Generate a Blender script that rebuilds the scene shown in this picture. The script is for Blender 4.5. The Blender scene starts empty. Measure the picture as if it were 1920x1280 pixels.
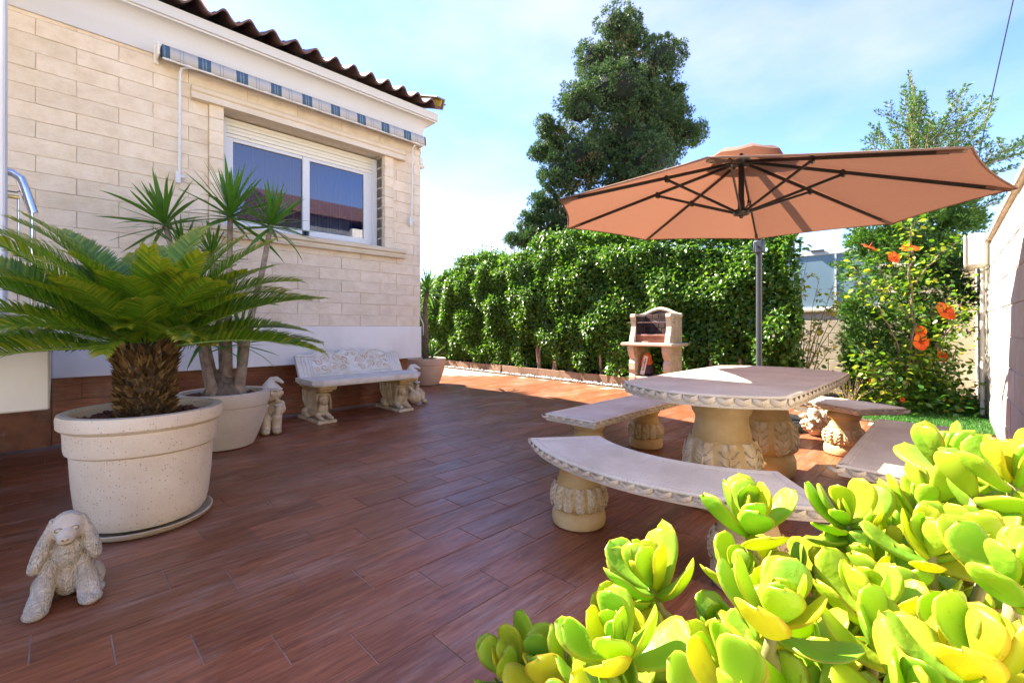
import bpy, bmesh, math, random
import numpy as np
from mathutils import Vector, Matrix, Euler

random.seed(7)
RNG = np.random.default_rng(7)
rad = math.radians
SC = bpy.context.scene
COL = SC.collection

# ------------------------------------------------------------------ camera
cam_data = bpy.data.cameras.new('camera')
cam_data.sensor_width = 36.0
cam_data.lens = 849.0 / 1920.0 * 36.0
cam_data.shift_y = -28.0 / 1920.0
cam_data.clip_start = 0.02
cam_data.clip_end = 2000.0
cam = bpy.data.objects.new('camera', cam_data)
COL.objects.link(cam)
cam.location = (0.0, 0.0, 1.08)
cam.rotation_euler = (rad(90), 0, rad(44.7 - 90))
SC.camera = cam

# ------------------------------------------------------------------ light
SUN = Vector((-0.20, 1.0, 1.0)).normalized()          # towards the sun
elev = math.asin(SUN.z)
azim = math.atan2(SUN.x, SUN.y)                        # clockwise from +Y
world = bpy.data.worlds.new('World')
SC.world = world
world.use_nodes = True
wn = world.node_tree.nodes
wl = world.node_tree.links
for n in list(wn):
    wn.remove(n)
w_out = wn.new('ShaderNodeOutputWorld')
w_bg = wn.new('ShaderNodeBackground')
w_bg.inputs['Strength'].default_value = 0.095
w_sky = wn.new('ShaderNodeTexSky')
w_sky.sky_type = 'NISHITA'
w_sky.sun_disc = False
w_sky.sun_elevation = elev
w_sky.sun_rotation = azim
w_sky.altitude = 1200
w_sky.air_density = 1.0
w_sky.dust_density = 0.4
w_sky.ozone_density = 1.6
w_tc = wn.new('ShaderNodeTexCoord')
w_map = wn.new('ShaderNodeMapping')
w_map.inputs['Scale'].default_value = (1.0, 1.0, 2.2)
w_map.inputs['Location'].default_value = (0.35, 1.9, 0.2)
w_noise = wn.new('ShaderNodeTexNoise')
w_noise.inputs['Scale'].default_value = 1.3
w_noise.inputs['Detail'].default_value = 7
w_noise.inputs['Roughness'].default_value = 0.52
w_ramp = wn.new('ShaderNodeValToRGB')
w_ramp.color_ramp.elements[0].position = 0.47
w_ramp.color_ramp.elements[0].color = (0.0, 0.0, 0.0, 1)
w_ramp.color_ramp.elements[1].position = 0.80
w_ramp.color_ramp.elements[1].color = (0.8, 0.8, 0.8, 1)
w_mix = wn.new('ShaderNodeMixRGB')
w_mix.inputs['Color2'].default_value = (2.7, 2.5, 2.3, 1)
wl.new(w_tc.outputs['Generated'], w_map.inputs['Vector'])
wl.new(w_map.outputs['Vector'], w_noise.inputs['Vector'])
wl.new(w_noise.outputs['Fac'], w_ramp.inputs['Fac'])
wl.new(w_ramp.outputs['Color'], w_mix.inputs['Fac'])
w_hsv = wn.new('ShaderNodeHueSaturation')
w_hsv.inputs['Hue'].default_value = 0.518
w_hsv.inputs['Saturation'].default_value = 1.18
wl.new(w_sky.outputs['Color'], w_hsv.inputs['Color'])
wl.new(w_hsv.outputs['Color'], w_mix.inputs['Color1'])
wl.new(w_mix.outputs['Color'], w_bg.inputs['Color'])
wl.new(w_bg.outputs['Background'], w_out.inputs['Surface'])

sun_data = bpy.data.lights.new('sun', 'SUN')
sun_data.energy = 5.0
sun_data.angle = rad(0.53)
sun_data.color = (1.0, 0.90, 0.74)
sun = bpy.data.objects.new('sun', sun_data)
COL.objects.link(sun)
sun.location = SUN * 30
sun.rotation_euler = SUN.to_track_quat('Z', 'Y').to_euler()

SC.view_settings.view_transform = 'Standard'
SC.view_settings.look = 'None'
SC.view_settings.exposure = 2.55
SC.view_settings.gamma = 1.0
SC.cycles.max_bounces = 8
SC.cycles.diffuse_bounces = 4
SC.cycles.glossy_bounces = 3
SC.cycles.transmission_bounces = 6
SC.cycles.transparent_max_bounces = 8
SC.cycles.caustics_reflective = False
SC.cycles.caustics_refractive = False
SC.cycles.sample_clamp_indirect = 6.0


# ------------------------------------------------------------------ helpers
def tag(o, label=None, cat=None, group=None, kind=None):
    if label:
        o['label'] = label
    if cat:
        o['category'] = cat
    if group:
        o['group'] = group
    if kind:
        o['kind'] = kind
    return o


def empty(name, loc=(0, 0, 0), rz=0.0, parent=None):
    o = bpy.data.objects.new(name, None)
    o.empty_display_size = 0.1
    COL.objects.link(o)
    o.location = loc
    o.rotation_euler = (0, 0, rz)
    if parent:
        o.parent = parent
    return o


def link(name, me, mat=None, parent=None, loc=None, rot=None, scale=None):
    o = bpy.data.objects.new(name, me)
    COL.objects.link(o)
    if mat is not None and not me.materials:
        me.materials.append(mat)
    if parent:
        o.parent = parent
    if loc is not None:
        o.location = loc
    if rot is not None:
        o.rotation_euler = rot
    if scale is not None:
        o.scale = scale
    return o


_cb = {}


def cbox_geo(sx, sy, sz, c):
    key = (round(sx, 4), round(sy, 4), round(sz, 4), round(c, 4))
    if key not in _cb:
        bm = bmesh.new()
        bmesh.ops.create_cube(bm, size=1.0)
        bmesh.ops.scale(bm, vec=(sx, sy, sz), verts=bm.verts)
        if c > 0:
            bmesh.ops.bevel(bm, geom=list(bm.edges), offset=min(c, .45 * min(sx, sy, sz)), segments=1,
                            affect='EDGES', profile=0.5)
        bm.verts.index_update()
        _cb[key] = ([tuple(v.co) for v in bm.verts], [[v.index for v in f.verts] for f in bm.faces])
        bm.free()
    return _cb[key]


class MB:
    def __init__(self):
        self.v = []
        self.f = []

    def add(self, vs, fs, M=None):
        b = len(self.v)
        if M is not None:
            vs = [tuple(M @ Vector(p)) for p in vs]
        self.v.extend([tuple(p) for p in vs])
        self.f.extend([[i + b for i in f] for f in fs])
        return self

    def box(self, x0, x1, y0, y1, z0, z1, c=0.0, M=None):
        vs, fs = cbox_geo(abs(x1 - x0), abs(y1 - y0), abs(z1 - z0), c)
        T = Matrix.Translation(((x0 + x1) / 2, (y0 + y1) / 2, (z0 + z1) / 2))
        return self.add(vs, fs, T if M is None else M @ T)

    def tube(self, pts, r, n=8, caps=True, M=None):
        pts = [Vector(p) for p in pts]
        rs = r if isinstance(r, (list, tuple)) else [r] * len(pts)
        vs, fs = [], []
        up = None
        for i, p in enumerate(pts):
            if i == 0:
                t = pts[1] - p
            elif i == len(pts) - 1:
                t = p - pts[-2]
            else:
                t = (pts[i + 1] - pts[i - 1])
            t.normalize()
            if up is None:
                a = Vector((0, 0, 1)) if abs(t.z) < .9 else Vector((1, 0, 0))
                up = (a - t * a.dot(t)).normalized()
            else:
                up = (up - t * up.dot(t)).normalized()
            s = t.cross(up)
            for k in range(n):
                an = 2 * math.pi * k / n
                vs.append(p + (up * math.cos(an) + s * math.sin(an)) * rs[i])
        for i in range(len(pts) - 1):
            for k in range(n):
                k2 = (k + 1) % n
                fs.append([i * n + k, i * n + k2, (i + 1) * n + k2, (i + 1) * n + k])
        if caps:
            fs.append(list(range(n))[::-1])
            b = (len(pts) - 1) * n
            fs.append([b + k for k in range(n)])
        return self.add(vs, fs, M)

    def lathe(self, prof, n=32, c=(0, 0, 0), M=None, closed=False):
        vs, fs = [], []
        m = len(prof)
        for k in range(n):
            a = 2 * math.pi * k / n
            for r, z in prof:
                vs.append((c[0] + r * math.cos(a), c[1] + r * math.sin(a), c[2] + z))
        for k in range(n):
            k2 = (k + 1) % n
            for i in range(m - 1):
                fs.append([k * m + i, k2 * m + i, k2 * m + i + 1, k * m + i + 1])
        if not closed:
            if prof[0][0] > 1e-6:
                fs.append([k * m for k in range(n)][::-1])
            if prof[-1][0] > 1e-6:
                fs.append([k * m + m - 1 for k in range(n)])
        return self.add(vs, fs, M)

    def ell(self, c, r, M=None, nu=14, nv=9, rot=None):
        vs, fs = [], []
        for j in range(nv + 1):
            th = math.pi * j / nv
            for i in range(nu):
                a = 2 * math.pi * i / nu
                vs.append(Vector((r[0] * math.sin(th) * math.cos(a), r[1] * math.sin(th) * math.sin(a),
                                  r[2] * math.cos(th))))
        for j in range(nv):
            for i in range(nu):
                i2 = (i + 1) % nu
                fs.append([j * nu + i, (j + 1) * nu + i, (j + 1) * nu + i2, j * nu + i2])
        T = Matrix.Translation(c)
        if rot is not None:
            T = T @ Euler(rot).to_matrix().to_4x4()
        return self.add(vs, fs, T if M is None else M @ T)

    def prism(self, poly, z0, z1, M=None):
        n = len(poly)
        vs = [(p[0], p[1], z0) for p in poly] + [(p[0], p[1], z1) for p in poly]
        fs = [list(range(n))[::-1], [n + i for i in range(n)]]
        for i in range(n):
            j = (i + 1) % n
            fs.append([i, j, n + j, n + i])
        return self.add(vs, fs, M)

    def mesh(self, name='mesh', smooth=False, merge=False):
        me = bpy.data.meshes.new(name)
        me.from_pydata(self.v, [], self.f)
        bm = bmesh.new()
        bm.from_mesh(me)
        if merge:
            bmesh.ops.remove_doubles(bm, verts=bm.verts, dist=1e-5)
        bmesh.ops.recalc_face_normals(bm, faces=bm.faces)
        bm.to_mesh(me)
        bm.free()
        if smooth is True:
            me.shade_smooth()
        elif smooth:
            me.shade_smooth()
            me.set_sharp_from_angle(angle=rad(smooth))
        return me

    def build(self, name, mat, parent=None, smooth=False, merge=False, loc=None, rot=None):
        return link(name, self.mesh(name, smooth, merge), mat, parent, loc, rot)


def remesh(o, voxel, smooth=3, disp=None):
    m = o.modifiers.new('remesh', 'REMESH')
    m.mode = 'VOXEL'
    m.voxel_size = voxel
    m.use_smooth_shade = True
    if smooth:
        s = o.modifiers.new('smooth', 'SMOOTH')
        s.iterations = smooth
        s.factor = 0.5
    if disp:
        t = bpy.data.textures.new(o.name + '_relief', disp[0])
        t.noise_scale = disp[1]
        d = o.modifiers.new('relief', 'DISPLACE')
        d.texture = t
        d.strength = disp[2]
        d.mid_level = 0.5
    return o


def fast_mesh(name, V, Fc, smooth=False):
    """V (n,3) float array, Fc (m,k) int array of equal-size faces."""
    me = bpy.data.meshes.new(name)
    n, (m, k) = len(V), Fc.shape
    me.vertices.add(n)
    me.vertices.foreach_set('co', V.astype(np.float32).ravel())
    me.loops.add(m * k)
    me.loops.foreach_set('vertex_index', Fc.astype(np.int32).ravel())
    me.polygons.add(m)
    me.polygons.foreach_set('loop_start', np.arange(0, m * k, k, dtype=np.int32))
    me.update(calc_edges=True)
    if smooth:
        me.shade_smooth()
    return me


HEX = (np.array([(0, 0, 0), (.28, .44, .10), (.68, .40, .10), (1, 0, -.06), (.68, -.40, .10), (.28, -.44, .10)]),
       np.array([(0, 1, 2, 3), (0, 3, 4, 5)]))
DIA = (np.array([(0, 0, 0), (.4, .5, .0), (1, 0, 0), (.4, -.5, .0)]), np.array([(0, 1, 2, 3)]))
SPRAY = (np.array([(0, 0, 0), (.30, .16, .02), (1, 0, 0), (.30, -.16, .02),
                   (.18, 0, 0), (.42, .55, .10), (.66, .46, .05), (.40, .10, 0),
                   (.18, 0, 0), (.42, -.55, .10), (.66, -.46, .05), (.40, -.10, 0)]),
         np.array([(0, 1, 2, 3), (4, 7, 6, 5), (8, 9, 10, 11)]))


def unit(a):
    return a / np.maximum(np.linalg.norm(a, axis=1, keepdims=True), 1e-9)


def leafcloud(name, P, D, N, L, W, tmpl, mat, parent=None, loc=None):
    tv, tf = tmpl
    D = unit(D)
    S = unit(np.cross(N, D))
    U = np.cross(D, S)
    L = np.broadcast_to(L, (len(P),))[:, None, None]
    W = np.broadcast_to(W, (len(P),))[:, None, None]
    V = (P[:, None, :] + D[:, None, :] * tv[None, :, 0:1] * L + S[:, None, :] * tv[None, :, 1:2] * W
         + U[:, None, :] * tv[None, :, 2:3] * L)
    Fc = (np.arange(len(P))[:, None, None] * len(tv) + tf[None]).reshape(-1, tf.shape[1])
    me = fast_mesh(name, V.reshape(-1, 3), Fc)
    return link(name, me, mat, parent, loc)


def rand_unit(n):
    return unit(RNG.normal(size=(n, 3)))


# ------------------------------------------------------------------ materials
def lin(r, g, b):
    f = lambda c: (c / 255 / 12.92) if c / 255 <= .04045 else ((c / 255 + .055) / 1.055) ** 2.4
    return (f(r), f(g), f(b), 1)


class NT:
    def __init__(self, name):
        self.m = bpy.data.materials.new(name)
        self.m.use_nodes = True
        self.t = self.m.node_tree
        self.n = self.t.nodes
        self.l = self.t.links
        self.b = self.n['Principled BSDF']
        self.o = self.n['Material Output']

    def node(self, kind, **kw):
        nd = self.n.new(kind)
        for k, v in kw.items():
            if k in nd.inputs:
                nd.inputs[k].default_value = v
            else:
                setattr(nd, k, v)
        return nd

    def link(self, a, b):
        self.l.new(a, b)

    def coords(self, kind='Object', scale=(1, 1, 1), rand=False):
        if kind == 'World':
            src = self.node('ShaderNodeNewGeometry').outputs['Position']
        else:
            src = self.node('ShaderNodeTexCoord').outputs[kind]
        if rand:
            oi = self.node('ShaderNodeObjectInfo')
            mu = self.node('ShaderNodeMath', operation='MULTIPLY')
            mu.inputs[1].default_value = 37.0
            self.link(oi.outputs['Random'], mu.inputs[0])
            ad = self.node('ShaderNodeVectorMath', operation='ADD')
            self.link(src, ad.inputs[0])
            self.link(mu.outputs[0], ad.inputs[1])
            src = ad.outputs[0]
        mp = self.node('ShaderNodeMapping')
        mp.inputs['Scale'].default_value = scale
        self.link(src, mp.inputs['Vector'])
        return mp.outputs['Vector']

    def noise(self, vec, scale, detail=4, rough=.55, dist=0.0):
        nd = self.node('ShaderNodeTexNoise')
        nd.inputs['Scale'].default_value = scale
        nd.inputs['Detail'].default_value = detail
        nd.inputs['Roughness'].default_value = rough
        nd.inputs['Distortion'].default_value = dist
        self.link(vec, nd.inputs['Vector'])
        return nd.outputs['Fac']

    def ramp(self, fac, stops):
        nd = self.node('ShaderNodeValToRGB')
        e = nd.color_ramp.elements
        while len(e) < len(stops):
            e.new(.5)
        for i, (p, c) in enumerate(stops):
            e[i].position = p
            e[i].color = c if len(c) == 4 else (*c, 1)
        self.link(fac, nd.inputs['Fac'])
        return nd.outputs['Color']

    def mix(self, fac, a, b, mode='MIX'):
        nd = self.node('ShaderNodeMixRGB', blend_type=mode)
        for i, x in ((0, fac), (1, a), (2, b)):
            if isinstance(x, (int, float)):
                nd.inputs[i].default_value = x
            elif isinstance(x, tuple):
                nd.inputs[i].default_value = x if len(x) == 4 else (*x, 1)
            else:
                self.link(x, nd.inputs[i])
        return nd.outputs[0]

    def bump(self, h, strength=.3, dist=.01, base=None):
        nd = self.node('ShaderNodeBump')
        nd.inputs['Strength'].default_value = strength
        nd.inputs['Distance'].default_value = dist
        self.link(h, nd.inputs['Height'])
        if base is not None:
            self.link(base, nd.inputs['Normal'])
        return nd.outputs['Normal']

    def done(self, col=None, rough=None, normal=None, **kw):
        if col is not None:
            if isinstance(col, tuple):
                self.b.inputs['Base Color'].default_value = col if len(col) == 4 else (*col, 1)
            else:
                self.link(col, self.b.inputs['Base Color'])
        if rough is not None:
            if isinstance(rough, (int, float)):
                self.b.inputs['Roughness'].default_value = rough
            else:
                self.link(rough, self.b.inputs['Roughness'])
        if normal is not None:
            self.link(normal, self.b.inputs['Normal'])
        for k, v in kw.items():
            self.b.inputs[k.replace('_', ' ')].default_value = v
        return self.m


def m_plank(name, joined=False):
    t = NT(name)
    if joined:
        g = t.node('ShaderNodeNewGeometry')
        rnd = g.outputs['Random Per Island']
        vec0 = g.outputs['Position']
        mu = t.node('ShaderNodeMath', operation='MULTIPLY')
        mu.inputs[1].default_value = 37.0
        t.link(rnd, mu.inputs[0])
        ad = t.node('ShaderNodeVectorMath', operation='ADD')
        t.link(vec0, ad.inputs[0])
        t.link(mu.outputs[0], ad.inputs[1])
        mp = t.node('ShaderNodeMapping')
        mp.inputs['Scale'].default_value = (1.3, 16, 1)
        t.link(ad.outputs[0], mp.inputs['Vector'])
        vec = mp.outputs['Vector']
    else:
        rnd = t.node('ShaderNodeObjectInfo').outputs['Random']
        vec = t.coords('Object', (1.3, 16, 1), rand=True)
    g1 = t.noise(vec, 2.4, 7, .62, .6)
    g2 = t.noise(vec, 9.0, 5, .6)
    col = t.ramp(g1, [(.28, (.095, .026, .010)), (.45, (.195, .060, .025)), (.58, (.275, .092, .040)), (.76, (.40, .160, .080))])
    col = t.mix(.30, col, t.ramp(g2, [(.34, (.055, .014, .006)), (.66, (.34, .130, .058))]))
    tint = t.ramp(rnd, [(0, (.82, .81, .81)), (.5, (1.0, 1.0, 1.0)), (1, (1.18, 1.12, 1.06))])
    col = t.mix(1.0, col, tint, 'MULTIPLY')
    # worn, dusty film that drifts over several tiles
    wv = t.coords('World', (1, 2.4, 1))
    w1 = t.noise(wv, 1.15, 7, .66, .4)
    w2 = t.noise(t.coords('World', (2, 26, 1)), 1.6, 6, .62)
    wf = t.mix(1.0, t.ramp(w1, [(.47, (0, 0, 0)), (.72, (1, 1, 1))]), t.ramp(w2, [(.38, (.1, .1, .1)), (.68, (1, 1, 1))]), 'MULTIPLY')
    wfm = t.mix(1.0, wf, (.62, .62, .62), 'MULTIPLY')
    col = t.mix(wfm, col, (.50, .36, .29))
    # small pale scuffs
    sp = t.noise(t.coords('World', (1, 1.7, 1)), 5.0, 6, .7)
    spm = t.ramp(sp, [(.64, (0, 0, 0)), (.74, (.45, .45, .45))])
    col = t.mix(spm, col, (.50, .42, .38))
    rgh = t.ramp(t.noise(wv, 3.0, 5, .6), [(.3, (.27, .27, .27)), (.7, (.48, .48, .48))])
    n = t.bump(g2, .22, .004)
    n = t.bump(g1, .12, .004, n)
    return t.done(col, rgh, n, Specular_IOR_Level=.38)


def m_simple(name, c1, c2=None, scale=6.0, rough=.7, bscale=40.0, bstr=.15, bdist=.004, detail=6, kind='Object', rand=True, lo=.35, hi=.65, **kw):
    t = NT(name)
    vec = t.coords(kind, (1, 1, 1), rand=rand and kind == 'Object')
    c2 = c2 or c1
    col = t.ramp(t.noise(vec, scale, detail, .6), [(lo, c1), (hi, c2)])
    n = t.bump(t.noise(vec, bscale, 5, .6), bstr, bdist) if bstr else None
    return t.done(col, rough, n, **kw)


def m_stoneblock(name):
    t = NT(name)
    vec = t.coords('Object', (1, 1, 1), rand=True)
    oi = t.node('ShaderNodeObjectInfo').outputs['Random']
    a = t.noise(vec, 7, 7, .65)
    col = t.ramp(a, [(.3, (.66, .53, .38)), (.5, (.74, .62, .465)), (.7, (.80, .69, .545))])
    col = t.mix(1.0, col, t.ramp(oi, [(0, (.93, .92, .90)), (1, (1.04, 1.03, 1.02))]), 'MULTIPLY')
    v2 = t.coords('Object', (3, 3, 9), rand=True)
    h = t.noise(v2, 5.5, 8, .7, .5)
    n = t.bump(h, .75, .014)
    n = t.bump(t.noise(vec, 90, 3, .5), .3, .003, n)
    return t.done(col, .85, n)


def m_paint(name, base, dirt, amount=.35):
    t = NT(name)
    v = t.coords('World')
    a = t.noise(t.coords('World', (1, 1, .5)), 1.7, 8, .62)
    m = t.ramp(a, [(.46, (0, 0, 0)), (.75, (amount,) * 3)])
    col = t.mix(m, base, dirt)
    h = t.noise(v, 26, 6, .6)
    n = t.bump(h, .22, .006)
    n = t.bump(t.noise(v, 3, 3, .5), .2, .02, n)
    return t.done(col, .75, n)


def m_granite(name, base, speck=(.18, .13, .10), base2=None, density=.80, scale=90, rough=.7):
    t = NT(name)
    v = t.coords('Object')
    base2 = base2 or base
    col = t.ramp(t.noise(v, 3.0, 6, .6), [(.32, base2), (.62, base)])
    vo = t.node('ShaderNodeTexVoronoi')
    vo.inputs['Scale'].default_value = scale
    t.link(v, vo.inputs['Vector'])
    sz = t.ramp(vo.outputs['Distance'], [(.18, (1, 1, 1)), (.32, (0, 0, 0))])
    sep = t.node('ShaderNodeSeparateColor')
    t.link(vo.outputs['Color'], sep.inputs[0])
    pick = t.ramp(sep.outputs[0], [(density, (0, 0, 0)), (min(density + .03, 1), (1, 1, 1))])
    msk = t.mix(1.0, sz, pick, 'MULTIPLY')
    col = t.mix(msk, col, speck)
    fine = t.noise(v, 260, 3, .6)
    col = t.mix(.10, col, t.ramp(fine, [(.35, (.2, .16, .12)), (.65, (.9, .87, .82))]))
    n = t.bump(t.noise(v, 130, 4, .6), .25, .003)
    return t.done(col, rough, n)


def m_leaf(name, c1, c2, rough=.38, trans=.35, tcol=None, spec=.5, c3=None):
    """leaf: every island (leaf) has its own tone; part of the light goes through"""
    t = NT(name)
    r = t.node('ShaderNodeNewGeometry').outputs['Random Per Island']
    stops = [(0, c1), (.7, c2)]
    if c3:
        stops.append((1, c3))
    col = t.ramp(r, stops)
    t.done(col, rough, None, Specular_IOR_Level=spec)
    tr = t.node('ShaderNodeBsdfTranslucent')
    tc = t.mix(1.0, col, tcol or (1.5, 1.6, .7), 'MULTIPLY')
    t.link(tc, tr.inputs['Color'])
    mx = t.node('ShaderNodeMixShader')
    mx.inputs[0].default_value = trans
    t.link(t.b.outputs[0], mx.inputs[1])
    t.link(tr.outputs[0], mx.inputs[2])
    t.link(mx.outputs[0], t.o.inputs['Surface'])
    return t.m


def m_metal(name, col, rough=.35, metal=0.0, spec=.5):
    t = NT(name)
    v = t.coords('Object')
    r = t.ramp(t.noise(v, 30, 4, .6), [(.3, (rough * .8,) * 3), (.7, (rough * 1.25,) * 3)])
    return t.done(col, r, None, Metallic=metal, Specular_IOR_Level=spec)


M = {}
M['plank'] = m_plank('plank_tile')
M['plank_far'] = m_plank('plank_tile_far', True)
M['plinthwood'] = m_plank('plinth_tile')
M['grout'] = m_simple('grout', (.24, .165, .125), (.36, .27, .22), 5, .9, 60, .2)
M['soil'] = m_simple('soil', (.05, .032, .02), (.10, .065, .04), 4, .95, 20, .6, .02)
M['ground'] = m_simple('ground', (.46, .39, .31), (.56, .49, .41), .6, .95, 8, .3, .02, kind='World')
M['block'] = m_stoneblock('split_stone')
M['mortar'] = m_simple('mortar', (.58, .50, .40), (.66, .58, .49), 9, .9, 50, .3)
M['moulding'] = m_simple('cream_moulding', (.60, .50, .36), (.66, .57, .44), 3, .7, 60, .12)
M['white'] = m_paint('white_render', (.78, .75, .70), (.44, .40, .34), .35)
M['cornice'] = m_paint('cornice_paint', (.58, .565, .535), (.46, .42, .36), .16)
M['tile'] = m_simple('roof_tile', (.075, .036, .03), (.15, .075, .058), 5, .65, 40, .3, .006)
M['alu'] = m_metal('white_aluminium', (.62, .63, .64), .3)
M['shutter'] = m_metal('shutter_cream', (.72, .69, .60), .45)
M['chrome'] = m_metal('polished_steel', (.62, .62, .64), .12, 1.0)
M['brass'] = m_metal('brass', (.7, .5, .18), .25, 1.0)
M['cableblack'] = m_simple('cable_sheath', (.01, .01, .012), (.015, .015, .018), 5, .95, 20, 0)
M['black'] = m_metal('black_metal', (.012, .012, .013), .4)
M['greymetal'] = m_metal('grey_metal', (.06, .07, .085), .35, .3)
M['plastic'] = m_metal('cream_plastic', (.70, .66, .55), .45)
M['granite'] = m_granite('speckled_pot', (.70, .60, .47), (.20, .14, .10), (.58, .46, .34))
M['granite2'] = m_granite('sand_pot', (.62, .53, .42), (.34, .26, .2), (.55, .44, .33), .9, 60)
M['tan_pot'] = m_simple('tan_pot', (.50, .37, .27), (.58, .45, .34), 2.5, .75, 70, .1)
M['caststone'] = m_granite('cast_stone_top', (.70, .615, .485), (.28, .22, .15), (.52, .44, .325), .80, 110, .75)
M['ochre'] = m_simple('cast_stone_ochre', (.44, .285, .105), (.58, .43, .22), 4.5, .8, 90, .3, .004)
M['antique'] = m_simple('cast_stone_antique', (.46, .335, .17), (.66, .56, .40), 11, .8, 90, .25, .004)
M['benchstone'] = m_simple('bench_stone', (.56, .50, .40), (.70, .67, .62), 7, .75, 80, .2, .004)
def m_dog(name):
    t = NT(name)
    v = t.coords('Object')
    col = t.ramp(t.noise(v, 9, 6, .6), [(.35, (.46, .37, .26)), (.65, (.60, .56, .49))])
    # carved curls everywhere but on the face
    d = t.node('ShaderNodeVectorMath', operation='DISTANCE')
    t.link(v, d.inputs[0])
    d.inputs[1].default_value = (0, -.11, .325)
    mask = t.ramp(d.outputs['Value'], [(.065, (0, 0, 0)), (.10, (1, 1, 1))])
    vs = t.coords('Object', (1, 1, .55))
    h = t.mix(1.0, t.noise(vs, 62, 2, .5, 2.2), mask, 'MULTIPLY')
    n = t.bump(h, 1.0, .022)
    n = t.bump(t.noise(v, 160, 3, .6), .3, .002, n)
    col = t.mix(t.ramp(h, [(.30, (.28,) * 3), (.5, (0, 0, 0))]), col, (.40, .31, .2))
    return t.done(col, .9, n)


M['dogstone'] = m_dog('dog_stone')
M['pebble'] = m_simple('pebble', (.55, .53, .50), (.75, .73, .70), 12, .6, 40, .1)
M['lava'] = m_simple('lava_rock', (.055, .018, .013), (.16, .062, .045), 30, .85, 120, .6, .006)


def m_fabric(name, c, tr, trans=.5):
    t = NT(name)
    v = t.coords('Object')
    w = t.noise(v, 420, 2, .5)
    col = t.mix(.12, c, t.ramp(w, [(.35, (.25, .18, .14)), (.65, (.9, .8, .72))]))
    n = t.bump(t.noise(t.coords('Object', (1, 1, 1)), 4, 5, .6, 1.2), .5, .03)
    t.done(col, .9, n, Specular_IOR_Level=.15)
    trn = t.node('ShaderNodeBsdfTranslucent')
    trn.inputs['Color'].default_value = (*tr, 1)
    mx = t.node('ShaderNodeMixShader')
    mx.inputs[0].default_value = trans
    t.link(t.b.outputs[0], mx.inputs[1])
    t.link(trn.outputs[0], mx.inputs[2])
    t.link(mx.outputs[0], t.o.inputs['Surface'])
    return t.m


M['canopy'] = m_fabric('canopy_fabric', (.28, .172, .125), (.19, .078, .045), .40)
M['hedge'] = m_leaf('hedge_leaf', (.032, .10, .015), (.10, .205, .028), .34, .30, (1.6, 1.7, .5), .45, (.16, .25, .03))
M['cypress'] = m_leaf('cypress_leaf', (.022, .060, .026), (.065, .120, .045), .55, .2, (1.3, 1.5, .8), .3, (.13, .17, .06))
M['cypress_light'] = m_leaf('young_cypress_leaf', (.035, .10, .022), (.075, .16, .035), .5, .3, (1.4, 1.6, .6), .3, (.16, .25, .04))
def m_sago(name):
    t = NT(name)
    r = t.node('ShaderNodeNewGeometry').outputs['Random Per Island']
    at = t.node('ShaderNodeAttribute')
    at.attribute_name = 'tip'
    col = t.ramp(r, [(0, (.05, .15, .012)), (.7, (.16, .29, .018)), (1, (.30, .36, .02))])
    col = t.mix(t.ramp(at.outputs['Fac'], [(.35, (0, 0, 0)), (.9, (.85,) * 3)]), col, (.44, .38, .03))
    t.done(col, .32, None, Specular_IOR_Level=.5)
    tr = t.node('ShaderNodeBsdfTranslucent')
    t.link(t.mix(1.0, col, (1.6, 1.5, .5), 'MULTIPLY'), tr.inputs['Color'])
    mx = t.node('ShaderNodeMixShader')
    mx.inputs[0].default_value = .34
    t.link(t.b.outputs[0], mx.inputs[1])
    t.link(tr.outputs[0], mx.inputs[2])
    t.link(mx.outputs[0], t.o.inputs['Surface'])
    return t.m


M['sago'] = m_sago('sago_leaflet')
M['yucca'] = m_leaf('yucca_leaf', (.035, .12, .014), (.085, .20, .022), .35, .3, (1.5, 1.6, .6))
M['hibiscus'] = m_leaf('hibiscus_leaf', (.045, .13, .018), (.13, .25, .03), .3, .42, (1.6, 1.5, .4), .5, (.36, .36, .04))
M['shrubleaf'] = m_leaf('thin_shrub_leaf', (.14, .22, .025), (.36, .38, .04), .4, .45, (1.6, 1.4, .4), .4, (.65, .50, .03))
M['turf'] = m_leaf('turf_blade', (.030, .115, .018), (.060, .20, .03), .5, .3, (1.3, 1.5, .6))
M['bark'] = m_simple('bark', (.10, .07, .05), (.22, .17, .12), 14, .9, 30, .7, .012)
M['palebark'] = m_simple('pale_bark', (.20, .14, .09), (.36, .28, .2), 12, .9, 40, .6, .008)
M['hairtrunk'] = m_simple('sago_trunk', (.028, .018, .010), (.085, .055, .028), 30, .9, 60, .7, .01)
M['husk'] = m_leaf('leaf_base', (.05, .03, .012), (.16, .095, .035), .8, .1, (1, .9, .6), .2, (.30, .19, .08))


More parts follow.
